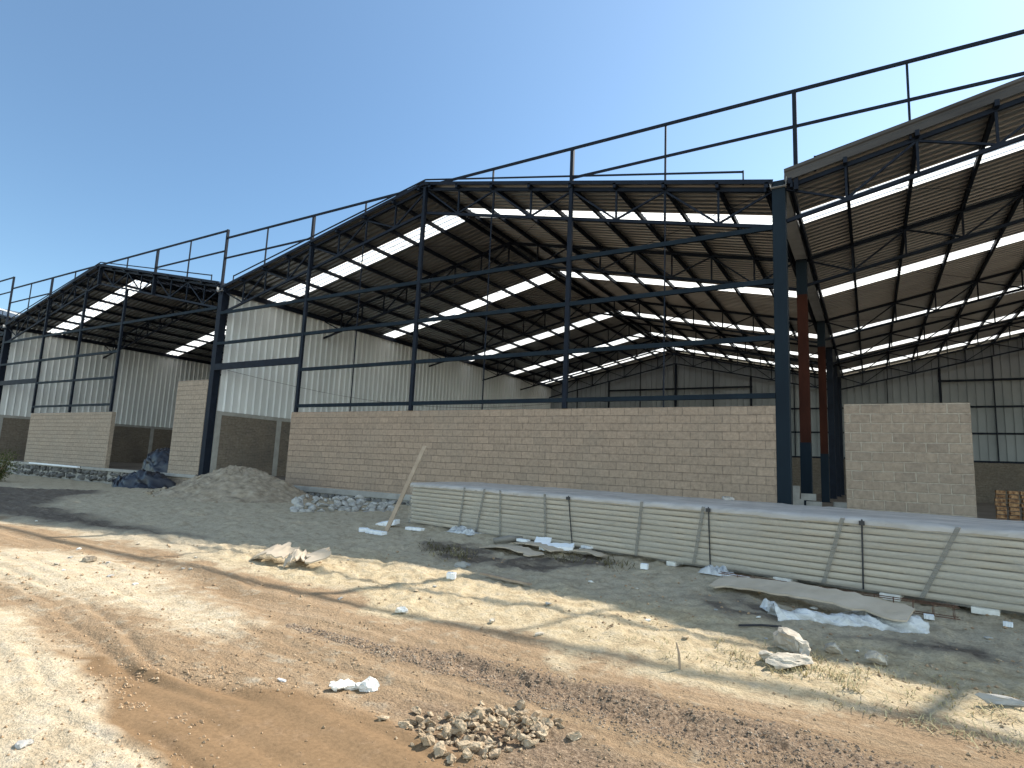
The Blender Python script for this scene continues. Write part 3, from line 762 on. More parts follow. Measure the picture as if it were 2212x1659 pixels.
# ------------------------------------------------------------------ the wrapped bundle of panels
BL = Vector((-7.68, -5.62, .125)); BR = Vector((9.4, -8.85, .125))      # front bottom edge
BD = (BR - BL).normalized(); BN = Vector((-BD.y, BD.x, 0))            # along, and away from the camera
BW, BH, NL = 2.6, .945, 10
root = empty('panel_bundle', BL, 'long film wrapped bundle of cream insulated panels lying before the block wall', 'building panels')
LEN = (BR - BL).length


def bp(a, d, z): return BL + BD * a + BN * d + Vector((0, 0, z))


rb = random.Random(11)
for k in range(NL):
    z0 = BH / NL * k; t = BH / NL - .010
    e0 = rb.uniform(-.02, .03); ins = rb.uniform(0, .014)
    m = MB(); rows = []
    prof = [(ins + .024, 0), (ins + .008, .010), (ins + .001, .026), (ins - .003, t * .5), (ins, t - .022), (ins + .007, t - .007), (ins + .022, t)]
    na = 24
    for dd, zz in prof: rows.append([bp(e0 + (LEN - e0) * i / na, dd + .006 * math.sin(i * 1.3 + k), z0 + zz + .02 * math.sin(i * .8) * 0) for i in range(na + 1)])
    rows.append([bp(e0 + (LEN - e0) * i / na, BW, z0 + t) for i in range(na + 1)])
    rows.append([bp(e0 + (LEN - e0) * i / na, BW, z0) for i in range(na + 1)])
    rows.append(rows[0])
    m.grid(rows)
    n = len(prof) + 2
    m.add([r[0] for r in rows[:n]], [tuple(range(n))]); m.add([r[-1] for r in rows[:n]], [tuple(range(n))[::-1]])
    m.build('panel', 'panel', root)
# film over the top, hanging a little over the front edge
m = MB(); rows = []
na = 150
for d, z in ((-.022, -.065), (-.022, -.035), (-.02, -.01), (.03, .02), (.5, .035), (1.0, .045), (1.7, .055), (2.3, .055), (BW + .02, .03), (BW + .03, -.1)):
    row = []
    for i in range(na + 1):
        a = -.06 + (LEN + .1) * i / na
        w = .012 * float(vnoise(a * 3, d * 2, 5)) + .014 * float(vnoise(a * 9, d * 5 + a * 2, 6))
        hem = -.035 * float(vnoise(a * 1.7, 3.3, 8)) if z < -.06 else 0
        row.append(bp(a, d - abs(w) * .5 if d < 0 else d, BH + z + w + hem))
    rows.append(row)
m.grid(rows); m.build('film_cover', 'film_top', root, smooth=True)
m = MB(); rows = []
for j, z in enumerate(np.linspace(-.02, BH - .03, 10)):
    rows.append([bp(-.05 + (LEN + .05) * i / na, -.016 - .02 * abs(float(vnoise(i * .9, j * .7, 9))), z) for i in range(na + 1)])
m.grid(rows); m.build('film_side', 'film', root, smooth=True)
# film wrapping bunched round the near left end
for k, (d0, sp_) in enumerate(((.1, .5), (.9, .8), (2.0, .9))):
    m = MB(); rows = []
    for j in range(12):
        t = j / 11; row = []
        for i in range(9):
            s_ = i / 8
            bulge = .16 * math.sin(PI * t) * (0.4 + .6 * abs(math.sin(s_ * 7 + k)))
            row.append(bp(-.05 - bulge - .05 * t * t, d0 + sp_ * s_ + .06 * math.sin(j + k), BH * (1 - t) - .02))
        rows.append(row)
    m.grid(rows); m.build('film_end', 'plastic', root, smooth=True)


def band(a0, a1, mat, w, name, out=.03):
    m = MB(); pts = []
    for t in np.linspace(0, 1, 8):
        pts.append((a0 + (a1 - a0) * t, -out, BH * (1 - t) + .01))
    m.grid([[bp(a - w / 2, d, z) for a, d, z in pts], [bp(a + w / 2, d, z) for a, d, z in pts]])
    return m.build(name, mat, root, solid=.004)


def along(u, v, z0=0.0):
    """distance along the bundle of a point seen on its front face"""
    d = ray(u, v); p = Vector(CAM); dv = Vector(d); n = -BN
    t = (BL - p).dot(n) / dv.dot(n); q = p + dv * t
    return (q - BL).dot(BD)


for ut, ub, vt, vb in ((1005, 992, 1062, 1142), (1048, 1030, 1068, 1148), (1082, 1082, 1070, 1152), (1178, 1180, 1078, 1168), (1388, 1375, 1090, 1195), (1521, 1500, 1108, 1215), (1822, 1780, 1138, 1262), (2072, 1992, 1160, 1288)):
    band(along(ut, vt), along(ub, vb), 'film_band', .06, 'film_band', .026)
for ut, ub, vt, vb in ((1230, 1238, 1078, 1178), (1532, 1536, 1102, 1222), (1863, 1866, 1132, 1272)):
    s_ = band(along(ut, vt), along(ub, vb), 'black', .022, 'strap', .032)
    a = along(ut, vt); q = bp(a, -.045, BH - .04)
    MB().box((q.x - .035, q.y - .02, q.z - .03), (q.x + .035, q.y + .015, q.z + .03)).build('buckle', 'black', s_)
# foam blocks it lies on
for i, (u, v) in enumerate(((1690, 1270), (1922, 1285), (2128, 1316), (1450, 1218), (1260, 1185), (1040, 1150))):
    a = along(u, v)
    mm = MB(); w2 = (.13, .12, .14, .08, .08, .07)[i]
    mm.add([bp(a + dx, dy, z) for z in (-.085, -.004) for dx, dy in ((-w2, -.025), (w2, -.015), (w2, .3), (-w2, .3))],
           [(0, 3, 2, 1), (4, 5, 6, 7), (0, 1, 5, 4), (1, 2, 6, 5), (2, 3, 7, 6), (3, 0, 4, 7)])
    tag(center_origin(mm.build('foam_block', 'paper', bevel=.01)), 'white foam block wedged under the wrapped panel bundle', 'foam block', 'foam blocks under the bundle')


# ------------------------------------------------------------------ things on the ground
def slab(u, v, lx, ly, lz, rot, name, mat, label, cat, group=None, tilt=(0, 0), bend=0.0, ragged=.0, seed=0, lift=0.0, n=14):
    """thin sheet or block lying on the ground, with an uneven outline"""
    g = G(u, v); r = random.Random(seed + int(u * 7 + v)); m = MB()
    top = []; bot = []
    for i in range(n + 1):
        x = -lx / 2 + lx * i / n; w0 = -ly / 2 + r.uniform(-1, 1) * ragged; w1 = ly / 2 + r.uniform(-1, 1) * ragged
        rt = []; rb_ = []
        for j in range(5):
            y = w0 + (w1 - w0) * j / 4; z = bend * (1 - (2 * i / n - 1) ** 2) + tilt[0] * x + tilt[1] * y + r.uniform(-1, 1) * ragged * .12
            rt.append((x, y, z + lz)); rb_.append((x, y, z))
        top.append(rt); bot.append(rb_)
    m.grid(top); m.grid([row[::-1] for row in bot])
    ring = lambda P: [P[i][0] for i in range(n + 1)] + [P[n][j] for j in range(1, 5)] + [P[i][4] for i in range(n - 1, -1, -1)] + [P[0][j] for j in range(3, 0, -1)]
    rt, rb_ = ring(top), ring(bot); k = len(rt)
    m.add(rb_ + rt, [(i, (i + 1) % k, k + (i + 1) % k, k + i) for i in range(k)])
    o = m.build(name, mat)
    o.location = g + Vector((0, 0, lift)); o.rotation_euler = (0, 0, rot)
    return tag(o, label, cat, group)


def rock(u, v, size, seed, name, mat, label, cat, group=None, sink=.35, cuts=13, sub=3, rough=.09):
    g = G(u, v); m = MB(); rock_mesh(m, (0, 0, 0), size, seed, cuts, sub, rough); o = m.build(name, mat)
    o.location = g + Vector((0, 0, size[2] * (1 - sink) * .7)); return tag(o, label, cat, group)


ALONG = math.atan2(BD.y, BD.x)
# foam scraps by the plank
slab(812, 1154, .55, .16, .07, ALONG + .1, 'foam_scrap', 'foam', 'long white foam slab nearest the foot of the leaning plank', 'foam scrap', ragged=.02)
slab(786, 1148, .28, .2, .07, ALONG - .5, 'foam_scrap', 'foam', 'white foam scrap left of the leaning plank foot', 'foam scrap', ragged=.02)
slab(838, 1138, .5, .28, .1, ALONG + .4, 'foam_scrap', 'foam', 'tilted white foam chunk behind the plank foot', 'foam scrap', ragged=.03, tilt=(.2, .1))
slab(895, 1146, .45, .14, .06, ALONG + .25, 'foam_scrap', 'foam', 'white foam bar lying alone right of the plank', 'foam scrap', ragged=.015)
# foam and cardboard beside the bundle
slab(1130, 1176, .26, .1, .05, ALONG, 'foam_scrap', 'foam', 'small white foam bar beside the grey cloth roll', 'foam scrap', ragged=.01, lift=.05)
slab(1172, 1184, .3, .26, .05, ALONG + .5, 'foam_scrap', 'foam', 'square white foam sheet tipped up on the torn cardboard', 'foam scrap', ragged=.015, tilt=(.0, .35), lift=.09)
slab(1202, 1196, .62, .24, .06, ALONG + .5, 'foam_scrap', 'foam', 'biggest white foam piece lying on the torn cardboard', 'foam scrap', ragged=.03, tilt=(.05, .2), lift=.07)
slab(1268, 1190, .22, .1, .04, ALONG - .1, 'foam_scrap', 'foam', 'small pale foam piece at the right end of the torn cardboard', 'foam scrap', ragged=.01, lift=.05)
slab(1392, 1232, .11, .1, .08, ALONG + .3, 'foam_scrap', 'foam', 'lone white foam cube on the shaded ground', 'foam scrap', ragged=.005)
slab(1595, 1253, .3, .1, .05, ALONG - .02, 'foam_scrap', 'foam', 'thin white foam stick above the long cardboard sheet', 'foam scrap', ragged=.01)
slab(2007, 1340, .1, .07, .05, ALONG + .2, 'foam_scrap', 'foam', 'small foam scrap at the right end of the crumpled plastic', 'foam scrap', ragged=.01)
slab(2178, 1354, .09, .06, .05, ALONG, 'foam_scrap', 'foam', 'small foam scrap nearest the right edge of the picture', 'foam scrap', ragged=.008)
slab(975, 1250, .12, .1, .08, ALONG + .6, 'foam_scrap', 'foam', 'white foam cube at the edge of the shade left of the thin board', 'foam scrap', ragged=.01)
slab(1640, 1222, .07, .06, .05, ALONG, 'foam_scrap', 'foam', 'tiny foam crumb on the shaded ground near the cardboard end', 'foam scrap', ragged=.008)
slab(1105, 1196, 1.25, .42, .018, ALONG - .05, 'cardboard_sheet', 'card', 'torn brown cardboard left of the foam pieces', 'cardboard', ragged=.06, bend=.06, lift=.03)
slab(1160, 1187, 1.1, .35, .018, ALONG - .14, 'cardboard_sheet', 'card', 'torn brown cardboard under the foam pieces', 'cardboard', ragged=.05, bend=.05, lift=.03)
slab(1262, 1202, .75, .28, .018, ALONG + .1, 'cardboard_sheet', 'card', 'curled brown cardboard right of the foam pieces', 'cardboard', ragged=.05, bend=.05, lift=.03)
slab(1735, 1306, 2.3, .44, .02, ALONG - .06, 'cardboard_sheet', 'card', 'long buckled cardboard sheet behind the crumpled plastic', 'cardboard', ragged=.035, bend=.06, lift=.09, tilt=(0, .2), n=22)
slab(1090, 1256, .95, .06, .03, ALONG - .03, 'thin_board', 'wood', 'thin brown board lying on the shade edge', 'board', ragged=.008, lift=.02)
# broken cardboard/bark pieces in the sun
for (u, v, a, b, rt, lb) in ((588, 1212, .62, .35, .2, 'buckled pale cardboard flap in the sun below the rubble'), (640, 1224, .35, .25, .8, 'small pale cardboard scrap between the two sunlit flaps'), (676, 1222, .65, .3, -.4, 'dark undersided cardboard flap at the right of the sunlit scraps')):
    slab(u, v, a, b, .02, rt, 'cardboard_flap', 'card', lb, 'cardboard', ragged=.07, bend=.10, tilt=(.15, .3), lift=.06)


def sheet_crumple():
    root = empty('plastic_sheet', G(1830, 1345), 'crumpled clear plastic sheet in a long roll on the shaded ground', 'plastic sheet')
    a = G(1668, 1334); b = G(1992, 1362)
    d = (b - a); ln = d.length; d.normalize(); nn = Vector((-d.y, d.x, 0)); r = random.Random(5)
    m = MB(); rows = []
    for i in range(70):
        t = i / 69; base = a + d * ln * t
        base.z = float(ground_h(base.x, base.y)) - .01
        rad = .075 + .045 * t + .05 * math.exp(-(t / .06) ** 2) + .03 * math.exp(-((t - .96) / .05) ** 2)
        row = []
        for k in range(15):
            th = PI * 1.12 * k / 14 - .06 * PI
            rr = rad * (1 + .30 * float(vnoise(t * 9, k * .35 - t * 4, 3)) + .16 * math.sin(k * 1.5 + t * 46 + 2 * float(vnoise(t * 8, 2.2, 6))) + .10 * float(vnoise(t * 40, k * .8 + t * 30, 4)))
            row.append(base - nn * math.cos(th) * rr * 1.15 + Vector((0, 0, math.sin(th) * rr * 1.1)))
        rows.append(row)
    m.grid(rows); m.build('plastic_roll', 'plastic', root, smooth=True)
    for (t0, t1, dep, hh, sd) in ((0, .12, .3, .10, 1), (.62, 1.0, .42, .10, 2)):
        m = MB(); rows = []
        for i in range(26):
            t = t0 + (t1 - t0) * i / 25; base = a + d * ln * t; row = []
            for k in range(12):
                s_ = k / 11; p = base + nn * (.08 + dep * s_)
                env = max(0.0, math.sin(PI * i / 25)) ** .5
                p.z = float(ground_h(p.x, p.y)) + .03 + hh * env * abs(float(vnoise(t * 11 + sd, s_ * 3, 7)) + .4 * float(vnoise(t * 30, s_ * 6 + sd, 8))) * 2.4
                row.append(p)
            rows.append(row)
        m.grid(rows); m.build('plastic_flap', 'plastic', root, smooth=True)


sheet_crumple()


def film_scrap(u, v, sx, sy, hgt, seed, label):
    g = G(u, v); m = MB(); rows = []
    for i in range(18):
        row = []
        for j in range(18):
            x = (i / 17 - .5) * sx; y = (j / 17 - .5) * sy
            e = max(0, 1 - (2 * x / sx) ** 2) * max(0, 1 - (2 * y / sy) ** 2)
            z = hgt * e ** .5 * (abs(float(vnoise(i * .55 + seed, j * .55, seed))) * 2.2 + .15)
            row.append((x * (1 + .2 * float(vnoise(j * .8, seed, 2))), y, z))
        rows.append(row)
    m.grid(rows); o = m.build('plastic_scrap', 'plastic', smooth=True); o.location = g; o.rotation_euler = (0, 0, ALONG)
    tag(o, label, 'plastic scrap')


film_scrap(1548, 1240, .45, .3, .14, 2, 'loose clear plastic scrap at the left end of the long cardboard')
film_scrap(1000, 1152, .8, .35, .16, 5, 'grey plastic film gathered at the base of the bundle end')
film_scrap(1120, 1160, .9, .35, .2, 9, 'crumpled plastic film between bundle and torn cardboard')
# a grey cloth roll by the cardboard
a = G(1066, 1176); b = G(1128, 1174)
o = MB().tube([a + Vector((0, 0, .07)), (a + b) / 2 + Vector((0, 0, .09)), b + Vector((0, 0, .07))], [.05, .07, .055], 10).build('cloth_roll', 'strap', smooth=True)
tag(center_origin(o), 'grey rolled cloth lying behind the torn cardboard', 'cloth roll')
# film left on top of the bundle
# leaning plank
a = G(832, 1148); top_d = ray(918, 964); tt = (a.y + 1.3 - CAM[1]) / top_d[1]; b = Vector(CAM + top_d * tt)
o = MB().beam(a - Vector((0, 0, .05)), b, .095, .035, (0.4, -1, 0.3)).build('leaning_plank', 'wood'); tag(o, 'weathered timber plank leaning upright at the left end of the bundle', 'plank')
# black pipe, stick, twigs
a = G(1596, 1356); b = G(1688, 1360)
o = MB().tube([a + Vector((0, 0, .02)), (a * .5 + b * .5) + Vector((0, 0, .03)), b + Vector((0, 0, .02))], .012, 7).build('pipe_offcut', 'black'); tag(center_origin(o), 'thin black pipe offcut left of the crumpled plastic', 'pipe')
a = G(1469, 1446)
o = MB().tube([a, a + Vector((-.01, 0, .12)), a + Vector((-.035, .01, .20))], [.011, .01, .006], 7).build('twig', 'wood'); tag(o, 'short twig standing upright in the road', 'twig')
# rebar cage lying along the bundle
a = G(1552, 1264); b = G(2075, 1345); a.z += .03; b.z += .03; d = (b - a).normalized(); nn = Vector((-d.y, d.x, 0)); ln = (b - a).length
root = empty('rebar_cage', a, 'rusty rebar cage with square stirrups lying along the foot of the bundle', 'rebar cage')
for s_ in (0, .14):
    for h in (.0, .13):
        MB().tube([a + nn * s_ + Vector((0, 0, h)), a + d * ln * .5 + nn * s_ + Vector((0, 0, h - .01)), b + nn * s_ + Vector((0, 0, h))], .006, 5).build('long_bar', 'rebar', root)
n = int(ln / .2)
for i in range(n + 1):
    p = a + d * (.05 + (ln - .1) * i / n); q = [p, p + nn * .14, p + nn * .14 + Vector((0, 0, .13)), p + Vector((0, 0, .15)), p]
    MB().tube(q, .0055, 4).build('stirrup', 'rebar', root)
slab(608, 1473, .075, .02, .012, .1, 'foam_sliver', 'foam', 'thin white sliver lying alone on the road left of the plaster lumps', 'foam scrap', ragged=.003, lift=.004)
# rocks at the verge
rock(1718, 1412, (.30, .2, .13), 1, 'rock', 'rock', 'largest pale rock with a dark broken face on the verge', 'rock', 'rocks on the verge', .2)
rock(1700, 1440, (.22, .17, .10), 22, 'rock', 'rock', 'split pale rock in front of the largest rock', 'rock', 'rocks on the verge', .3)
rock(1800, 1412, (.12, .09, .07), 13, 'rock', 'rock', 'small rounded rock just right of the largest rock', 'rock', 'rocks on the verge', .2)
rock(1898, 1436, (.14, .10, .085), 14, 'rock', 'rock', 'wedge shaped pale rock alone in the sun on the right', 'rock', 'rocks on the verge', .2)
rock(1660, 1428, (.12, .1, .06), 15, 'rock', 'rock', 'low flat rock left of the largest rock', 'rock', 'rocks on the verge', .3)
rock(2165, 1525, (.20, .07, .045), 16, 'rock', 'rubble', 'long grey stone lying near the right edge in the sun', 'rock', 'rocks on the verge', .2)
rock(868, 1325, (.12, .06, .05), 17, 'rock', 'paper', 'white lump on the road below the shadow lines', 'rock', None, .3)
rock(1062, 1347, (.06, .05, .035), 18, 'rock', 'rock', 'small pale stone on the road right of the white lump', 'rock', None, .3)
rock(1165, 1372, (.08, .05, .025), 19, 'rock', 'rock', 'flat pale stone under the long rail shadow', 'rock', None, .3)
rock(188, 1214, (.12, .09, .08), 20, 'rock', 'soil', 'dark clod alone on the pale patch at left', 'rock', None, .3)
rock(56, 1612, (.06, .05, .03), 21, 'rock', 'rubble', 'grey stone in the bottom left corner', 'rock', None, .4)
rock(1000, 1226, (.20, .14, .07), 23, 'rock', 'concrete', 'flat grey concrete lump on the shade edge left of the thin board', 'rock', None, .3)
rock(1260, 1186, (.06, .05, .04), 24, 'rock', 'paper', 'small pale stone by the right cardboard curl', 'rock', None, .3)
for i, (u, v, s_) in enumerate(((728, 1490, .085), (752, 1487, .075), (795, 1489, .095), (774, 1490, .05), (716, 1482, .03))):
    rock(u, v, (s_, s_ * .7, s_ * .55), 40 + i, 'plaster_lump', 'paper', 'crumbly white plaster lump in the row on the road', 'plaster lump', 'white plaster lumps on the road', .25, 8, 3, .16)
# scattered little white scraps on the shaded ground and the verge
rw = random.Random(77)
for i in range(44):
    u = rw.uniform(40, 2190); v = rw.uniform(1095, 1180) + u * .11 + rw.uniform(-20, 60)
    s_ = rw.uniform(.015, .045)
    rock(u, v, (s_ * 1.4, s_, s_ * .5), 100 + i, 'pale_chip', rw.choice(['paper', 'rock', 'rock', 'rubble', 'clod']), 'small pale chip scattered on the dirt before the sheds', 'debris', 'pale chips scattered on the dirt', .2, 6, 1)
# heap of dirt clods in the foreground
rc = random.Random(9)
heap = [flat(*p) for p in ((858, 1572), (890, 1548), (950, 1545), (1040, 1530), (1110, 1530), (1180, 1562), (1190, 1590), (1120, 1612), (1045, 1636), (990, 1612), (930, 1585))]
hx = [p[0] + q for p in heap for q in (-.15, .15)]; hy = [p[1] + q for p in heap for q in (-.15, .15)]; cnt = 0
while cnt < 250:
    x = rc.uniform(min(hx), max(hx)); y = rc.uniform(min(hy), max(hy))
    sd = float(poly_sd(np.array([x]), np.array([y]), heap)[0])
    if sd < 0 and not (sd > -.16 and rc.random() < .12): continue
    s_ = rc.choice((.008, .011, .015, .021, .03, .04)) * rc.uniform(.8, 1.2)
    m = MB(); rock_mesh(m, (0, 0, 0), (s_ * rc.uniform(1, 1.6), s_, s_ * rc.uniform(.6, .9)), rc.random(), 9, 2, .22)
    o = m.build('dirt_clod', 'clod'); o.location = (x, y, float(ground_h(x, y)) + s_ * .4 + min(max(sd, 0), .14) * .5 * rc.random())
    o.rotation_euler = (rc.uniform(-.5, .5), rc.uniform(-.5, .5), rc.uniform(0, 6)); tag(o, 'crumbly pale dirt clod in the heap at the bottom of the picture', 'dirt clod', 'dirt clods in the foreground heap'); cnt += 1
for i, (u, v, s_) in enumerate(((1035, 1622, .07), (1000, 1612, .045), (880, 1566, .045), (930, 1545, .03))):
    o = rock(u, v, (s_ * 1.3, s_ * .8, s_ * .6), 60 + i, 'dirt_clod', 'clod', ('largest clod at the front of the foreground heap', 'clod just left of the largest one in the heap', 'dark shadowed clod at the left tip of the heap', 'pale flat clod at the back left of the heap')[i], 'dirt clod', 'dirt clods in the foreground heap', .2, 9, 3, .08)


# small crumbs of dirt all over the near ground: too many to count
def crumbs():
    r = np.random.default_rng(4); m = MB(); gm = MB(); n = 6500
    U = r.uniform(-60, 2270, n); V = 1180 + (1700 - 1180) * r.random(n) ** .8
    for u, v in zip(U, V):
        p = flat(u, v); x, y = p
        if abs(x) > 40 or y > -3: continue
        dist = math.hypot(x - CAM[0], y - CAM[1]); s_ = min(.022, .0013 * dist ** 1.05 + .0015) * (.45 + 1.3 * r.random() ** 3)
        inmud = float(poly_sd(np.array([x]), np.array([y]), MUD)[0])
        if inmud > .1 and r.random() < .93: continue
        if float(fbm(np.array([x]), np.array([y]), 19, 3, .9)[0]) < .08 and r.random() < .8: continue
        c = Vector((x, y, float(ground_h(x, y)) + s_ * .3))
        pts = [c + Vector((r.normal(), r.normal(), r.normal() * .7)).normalized() * s_ * r.uniform(.7, 1.2) for _ in range(0)]
        base = [(1, 0, 0), (0, 1, 0), (-1, 0, 0), (0, -1, 0), (0, 0, .8), (0, 0, -.6)]
        a = r.uniform(0, 6.28); ca, sa = math.cos(a), math.sin(a)
        vs = []
        for bx, by, bz in base:
            k = s_ * r.uniform(.7, 1.25); vs.append(c + Vector(((bx * ca - by * sa) * k * 1.2, (bx * sa + by * ca) * k, bz * k)))
        m.add(vs, [(0, 1, 4), (1, 2, 4), (2, 3, 4), (3, 0, 4), (1, 0, 5), (2, 1, 5), (3, 2, 5), (0, 3, 5)])
    for (cu, cv, su, sv, nn) in ((287, 1511, 16, 5, 60), (461, 1446, 45, 9, 160), (330, 1440, 60, 12, 160), (250, 1470, 30, 14, 90), (560, 1470, 60, 8, 90), (420, 1540, 30, 10, 50), (390, 1620, 60, 25, 90), (700, 1415, 90, 12, 120), (1090, 1640, 90, 12, 120)):
        for _ in range(nn):
            x, y = flat(cu + r.normal() * su, min(1690, cv + r.normal() * sv)); dist = math.hypot(x - CAM[0], y - CAM[1]); s_ = (.0017 * dist + .001) * (.4 + 1.5 * r.random() ** 3)
            c = Vector((x, y, float(ground_h(x, y)) + s_ * .2))
            vs = [c + Vector((bx, by, bz)) * s_ * r.uniform(.7, 1.3) for bx, by, bz in ((1.3, 0, 0), (0, 1, 0), (-1.2, 0, 0), (0, -1, 0), (0, 0, .8), (0, 0, -.6))]
            m.add(vs, [(0, 1, 4), (1, 2, 4), (2, 3, 4), (3, 0, 4), (1, 0, 5), (2, 1, 5), (3, 2, 5), (0, 3, 5)])
    k = 0
    while k < 4200:
        u = r.uniform(620, 2230); t = r.random()
        a = np.interp(u, [640, 820, 1000, 1250, 1500, 1800, 2000, 2212], [1342, 1384, 1404, 1456, 1520, 1594, 1650, 1705]); b_ = np.interp(u, [640, 820, 1000, 1250, 1500, 1700, 1900, 2212], [1350, 1408, 1458, 1548, 1638, 1715, 1790, 1900])
        v = a + (b_ - a) * t
        if v > 1680: continue
        k += 1
        x, y = flat(u, v); dist = math.hypot(x - CAM[0], y - CAM[1]); s_ = (.0011 * dist + .0012) * (.5 + 1.4 * r.random() ** 2)
        c = Vector((x, y, float(ground_h(x, y)) + s_ * .25)); vs = []; aa = r.uniform(0, 6.28); ca, sa = math.cos(aa), math.sin(aa)
        for bx, by, bz in ((1, 0, 0), (0, 1, 0), (-1, 0, 0), (0, -1, 0), (0, 0, .8), (0, 0, -.6)):
            q = s_ * r.uniform(.7, 1.25); vs.append(c + Vector(((bx * ca - by * sa) * q * 1.3, (bx * sa + by * ca) * q, bz * q)))
        gm.add(vs, [(0, 1, 4), (1, 2, 4), (2, 3, 4), (3, 0, 4), (1, 0, 5), (2, 1, 5), (3, 2, 5), (0, 3, 5)])
    o = gm.build('gravel', 'dark_crumb'); tag(o, 'coarse grey brown gravel churned up along the wheel track', 'gravel', kind='stuff')
    o = m.build('gravel', 'soil_crumb'); tag(o, 'loose crumbs of dirt and gravel strewn over the road', 'gravel', kind='stuff')


crumbs()


# soil mound by the brick wall
def mound(cx, cy, rx, ry, hgt, name, label, seed):
    m = MB(); rows = []
    for i in range(90):
        t = i / 89; row = []
        for k in range(160):
            a = 2 * PI * k / 160
            rr = t * (1 + .22 * float(vnoise(math.cos(a) * 1.5 + seed, math.sin(a) * 1.5, seed)))
            x = cx + math.cos(a) * rx * rr; y = cy + math.sin(a) * ry * rr
            prof = .55 * max(0.0, 1 - t) ** 1.1 + .45 * max(0.0, 1 - t ** 1.7)
            rg = (1 - t * .4)
            z = hgt * prof + .15 * float(fbm(x, y, seed + 2, 6, 1.6, .72)) * rg * (1 if t < .98 else 0)
            row.append((x, y, float(ground_h(x, y)) - .04 + max(0, z)))
        row.append(row[0]); rows.append(row)
    m.grid(rows); o = m.build(name, 'soil', smooth=True); return tag(center_origin(o), label, 'soil heap')


mp_ = G(525, 1090)
mound(-18.7, -2.7, 3.5, 2.7, 1.2, 'soil_mound', 'grey brown soil mound in front of the brick wall', 3)
rm = random.Random(31)
for i in range(130):
    a = rm.uniform(0, 6.28); t = rm.uniform(.1, 1.15); x = -18.9 + math.cos(a) * 3.6 * t; y = -2.7 - abs(math.sin(a)) * 2.8 * t
    s_ = .03 + .11 * rm.random() ** 3; z = float(ground_h(x, y)) + 1.22 * max(0.0, 1 - t) ** 1.15 + s_ * .1
    m = MB(); rock_mesh(m, (0, 0, 0), (s_, s_ * .8, s_ * .6), rm.random(), 7, 2, .08); o = m.build('soil_lump', 'soil'); o.location = (x, y, z)
    tag(o, 'brown lump of earth fallen on the side of the soil mound', 'soil lump', 'earth lumps around the soil mound')
# rubble stones below the footing
rr_ = random.Random(15)
for i in range(110):
    u = 636 + 215 * rr_.random(); foot = flat(u, 1109 - (u - 636) * .03); v = rr_.uniform(1072 if u < 790 else 1086, 1108)
    d = ray(u, v); q = None
    for t in np.arange(8, 40, .05):
        q = CAM + d * t
        if q[2] < max(-.02, .42 * (q[1] - foot[1])) or q[1] > -.22: break
    s_ = rr_.uniform(.06, .17); x, y, zq = q
    m = MB(); rock_mesh(m, (0, 0, 0), (s_ * 1.25, s_, s_ * .8), rr_.random(), 8, 2, .05); o = m.build('rubble_stone', 'rubble')
    o.location = (x, y, zq - s_ * .1); o.rotation_euler = (rr_.uniform(-.6, .6), rr_.uniform(-.6, .6), 0)
    tag(o, 'broken grey stone in the rubble pile below the block wall', 'rubble stone', 'stones of the rubble pile')


# black tarpaulin heap in front of the left doorway
def tarp():
    root = empty('tarpaulin_heap', (-29.8, -.9, -.2), 'heap under dark crumpled tarpaulin between doorway and block pier', 'tarpaulin')
    for (cx, cy, rx, ry, h, z0, sd, nm) in ((-30.3, .85, 1.65, .95, 1.2, .42, 3, 'tarpaulin_top'), (-28.9, -.95, 2.45, .85, .85, -.32, 8, 'tarpaulin_skirt')):
        m = MB(); rows = []
        for i in range(40):
            t = i / 39; row = []
            for k in range(80):
                a = 2 * PI * k / 80
                q = 1 + .25 * float(vnoise(math.cos(a) * 1.4 + sd, math.sin(a) * 1.4, sd))
                x = cx + math.cos(a) * rx * t * q; y = cy + math.sin(a) * ry * t * q
                prof = max(0.0, 1 - t ** 2.6) ** .8
                fx, fy = x * 1.0 + .5 * prof, y + prof * 1.4
                fold = .34 * (.5 - abs(2 * float(vnoise(fx * 1.5 + fy * .7, fy * 1.1 - fx * .4, sd + 4)))) + .20 * (.5 - abs(2 * float(vnoise(fx * 3.1 - fy, fy * 3.3 + fx, sd + 6)))) + .10 * (.5 - abs(2 * float(vnoise(fx * 7 + fy * 2, fy * 6.4 - fx * 2, sd + 7))))
                x += .25 * float(vnoise(fy * 2.2, fx * 2.2, sd + 9)); y += .25 * float(vnoise(fx * 2.4 + 5, fy * 2.4, sd + 10))
                row.append((x, y, z0 + h * prof + fold * (1 if t < .97 else .2) - .1))
            row.append(row[0]); rows.append(row)
        m.grid(rows); m.build(nm, 'tarp', root, smooth=True)


tarp()
# pale board and dark sheets by the left plinth
slab(160, 1030, 1.9, .5, .05, .1, 'pale_board', 'concrete', 'pale board lying on dark scraps before the left plinth', 'board', ragged=.05, lift=.12, tilt=(0, .1))
slab(148, 1024, 3.4, .9, .06, .05, 'dark_sheet', 'tarp', 'dark crumpled sheet under the pale board by the left plinth', 'sheet', ragged=.15, lift=.02)
o = MB().beam((-43.6, -.25, .5), (-37.2, -.25, .47), .12, .09).build('pale_beam', 'foam'); tag(center_origin(o), 'thin pale strip lying along the top of the left plinth', 'strip')

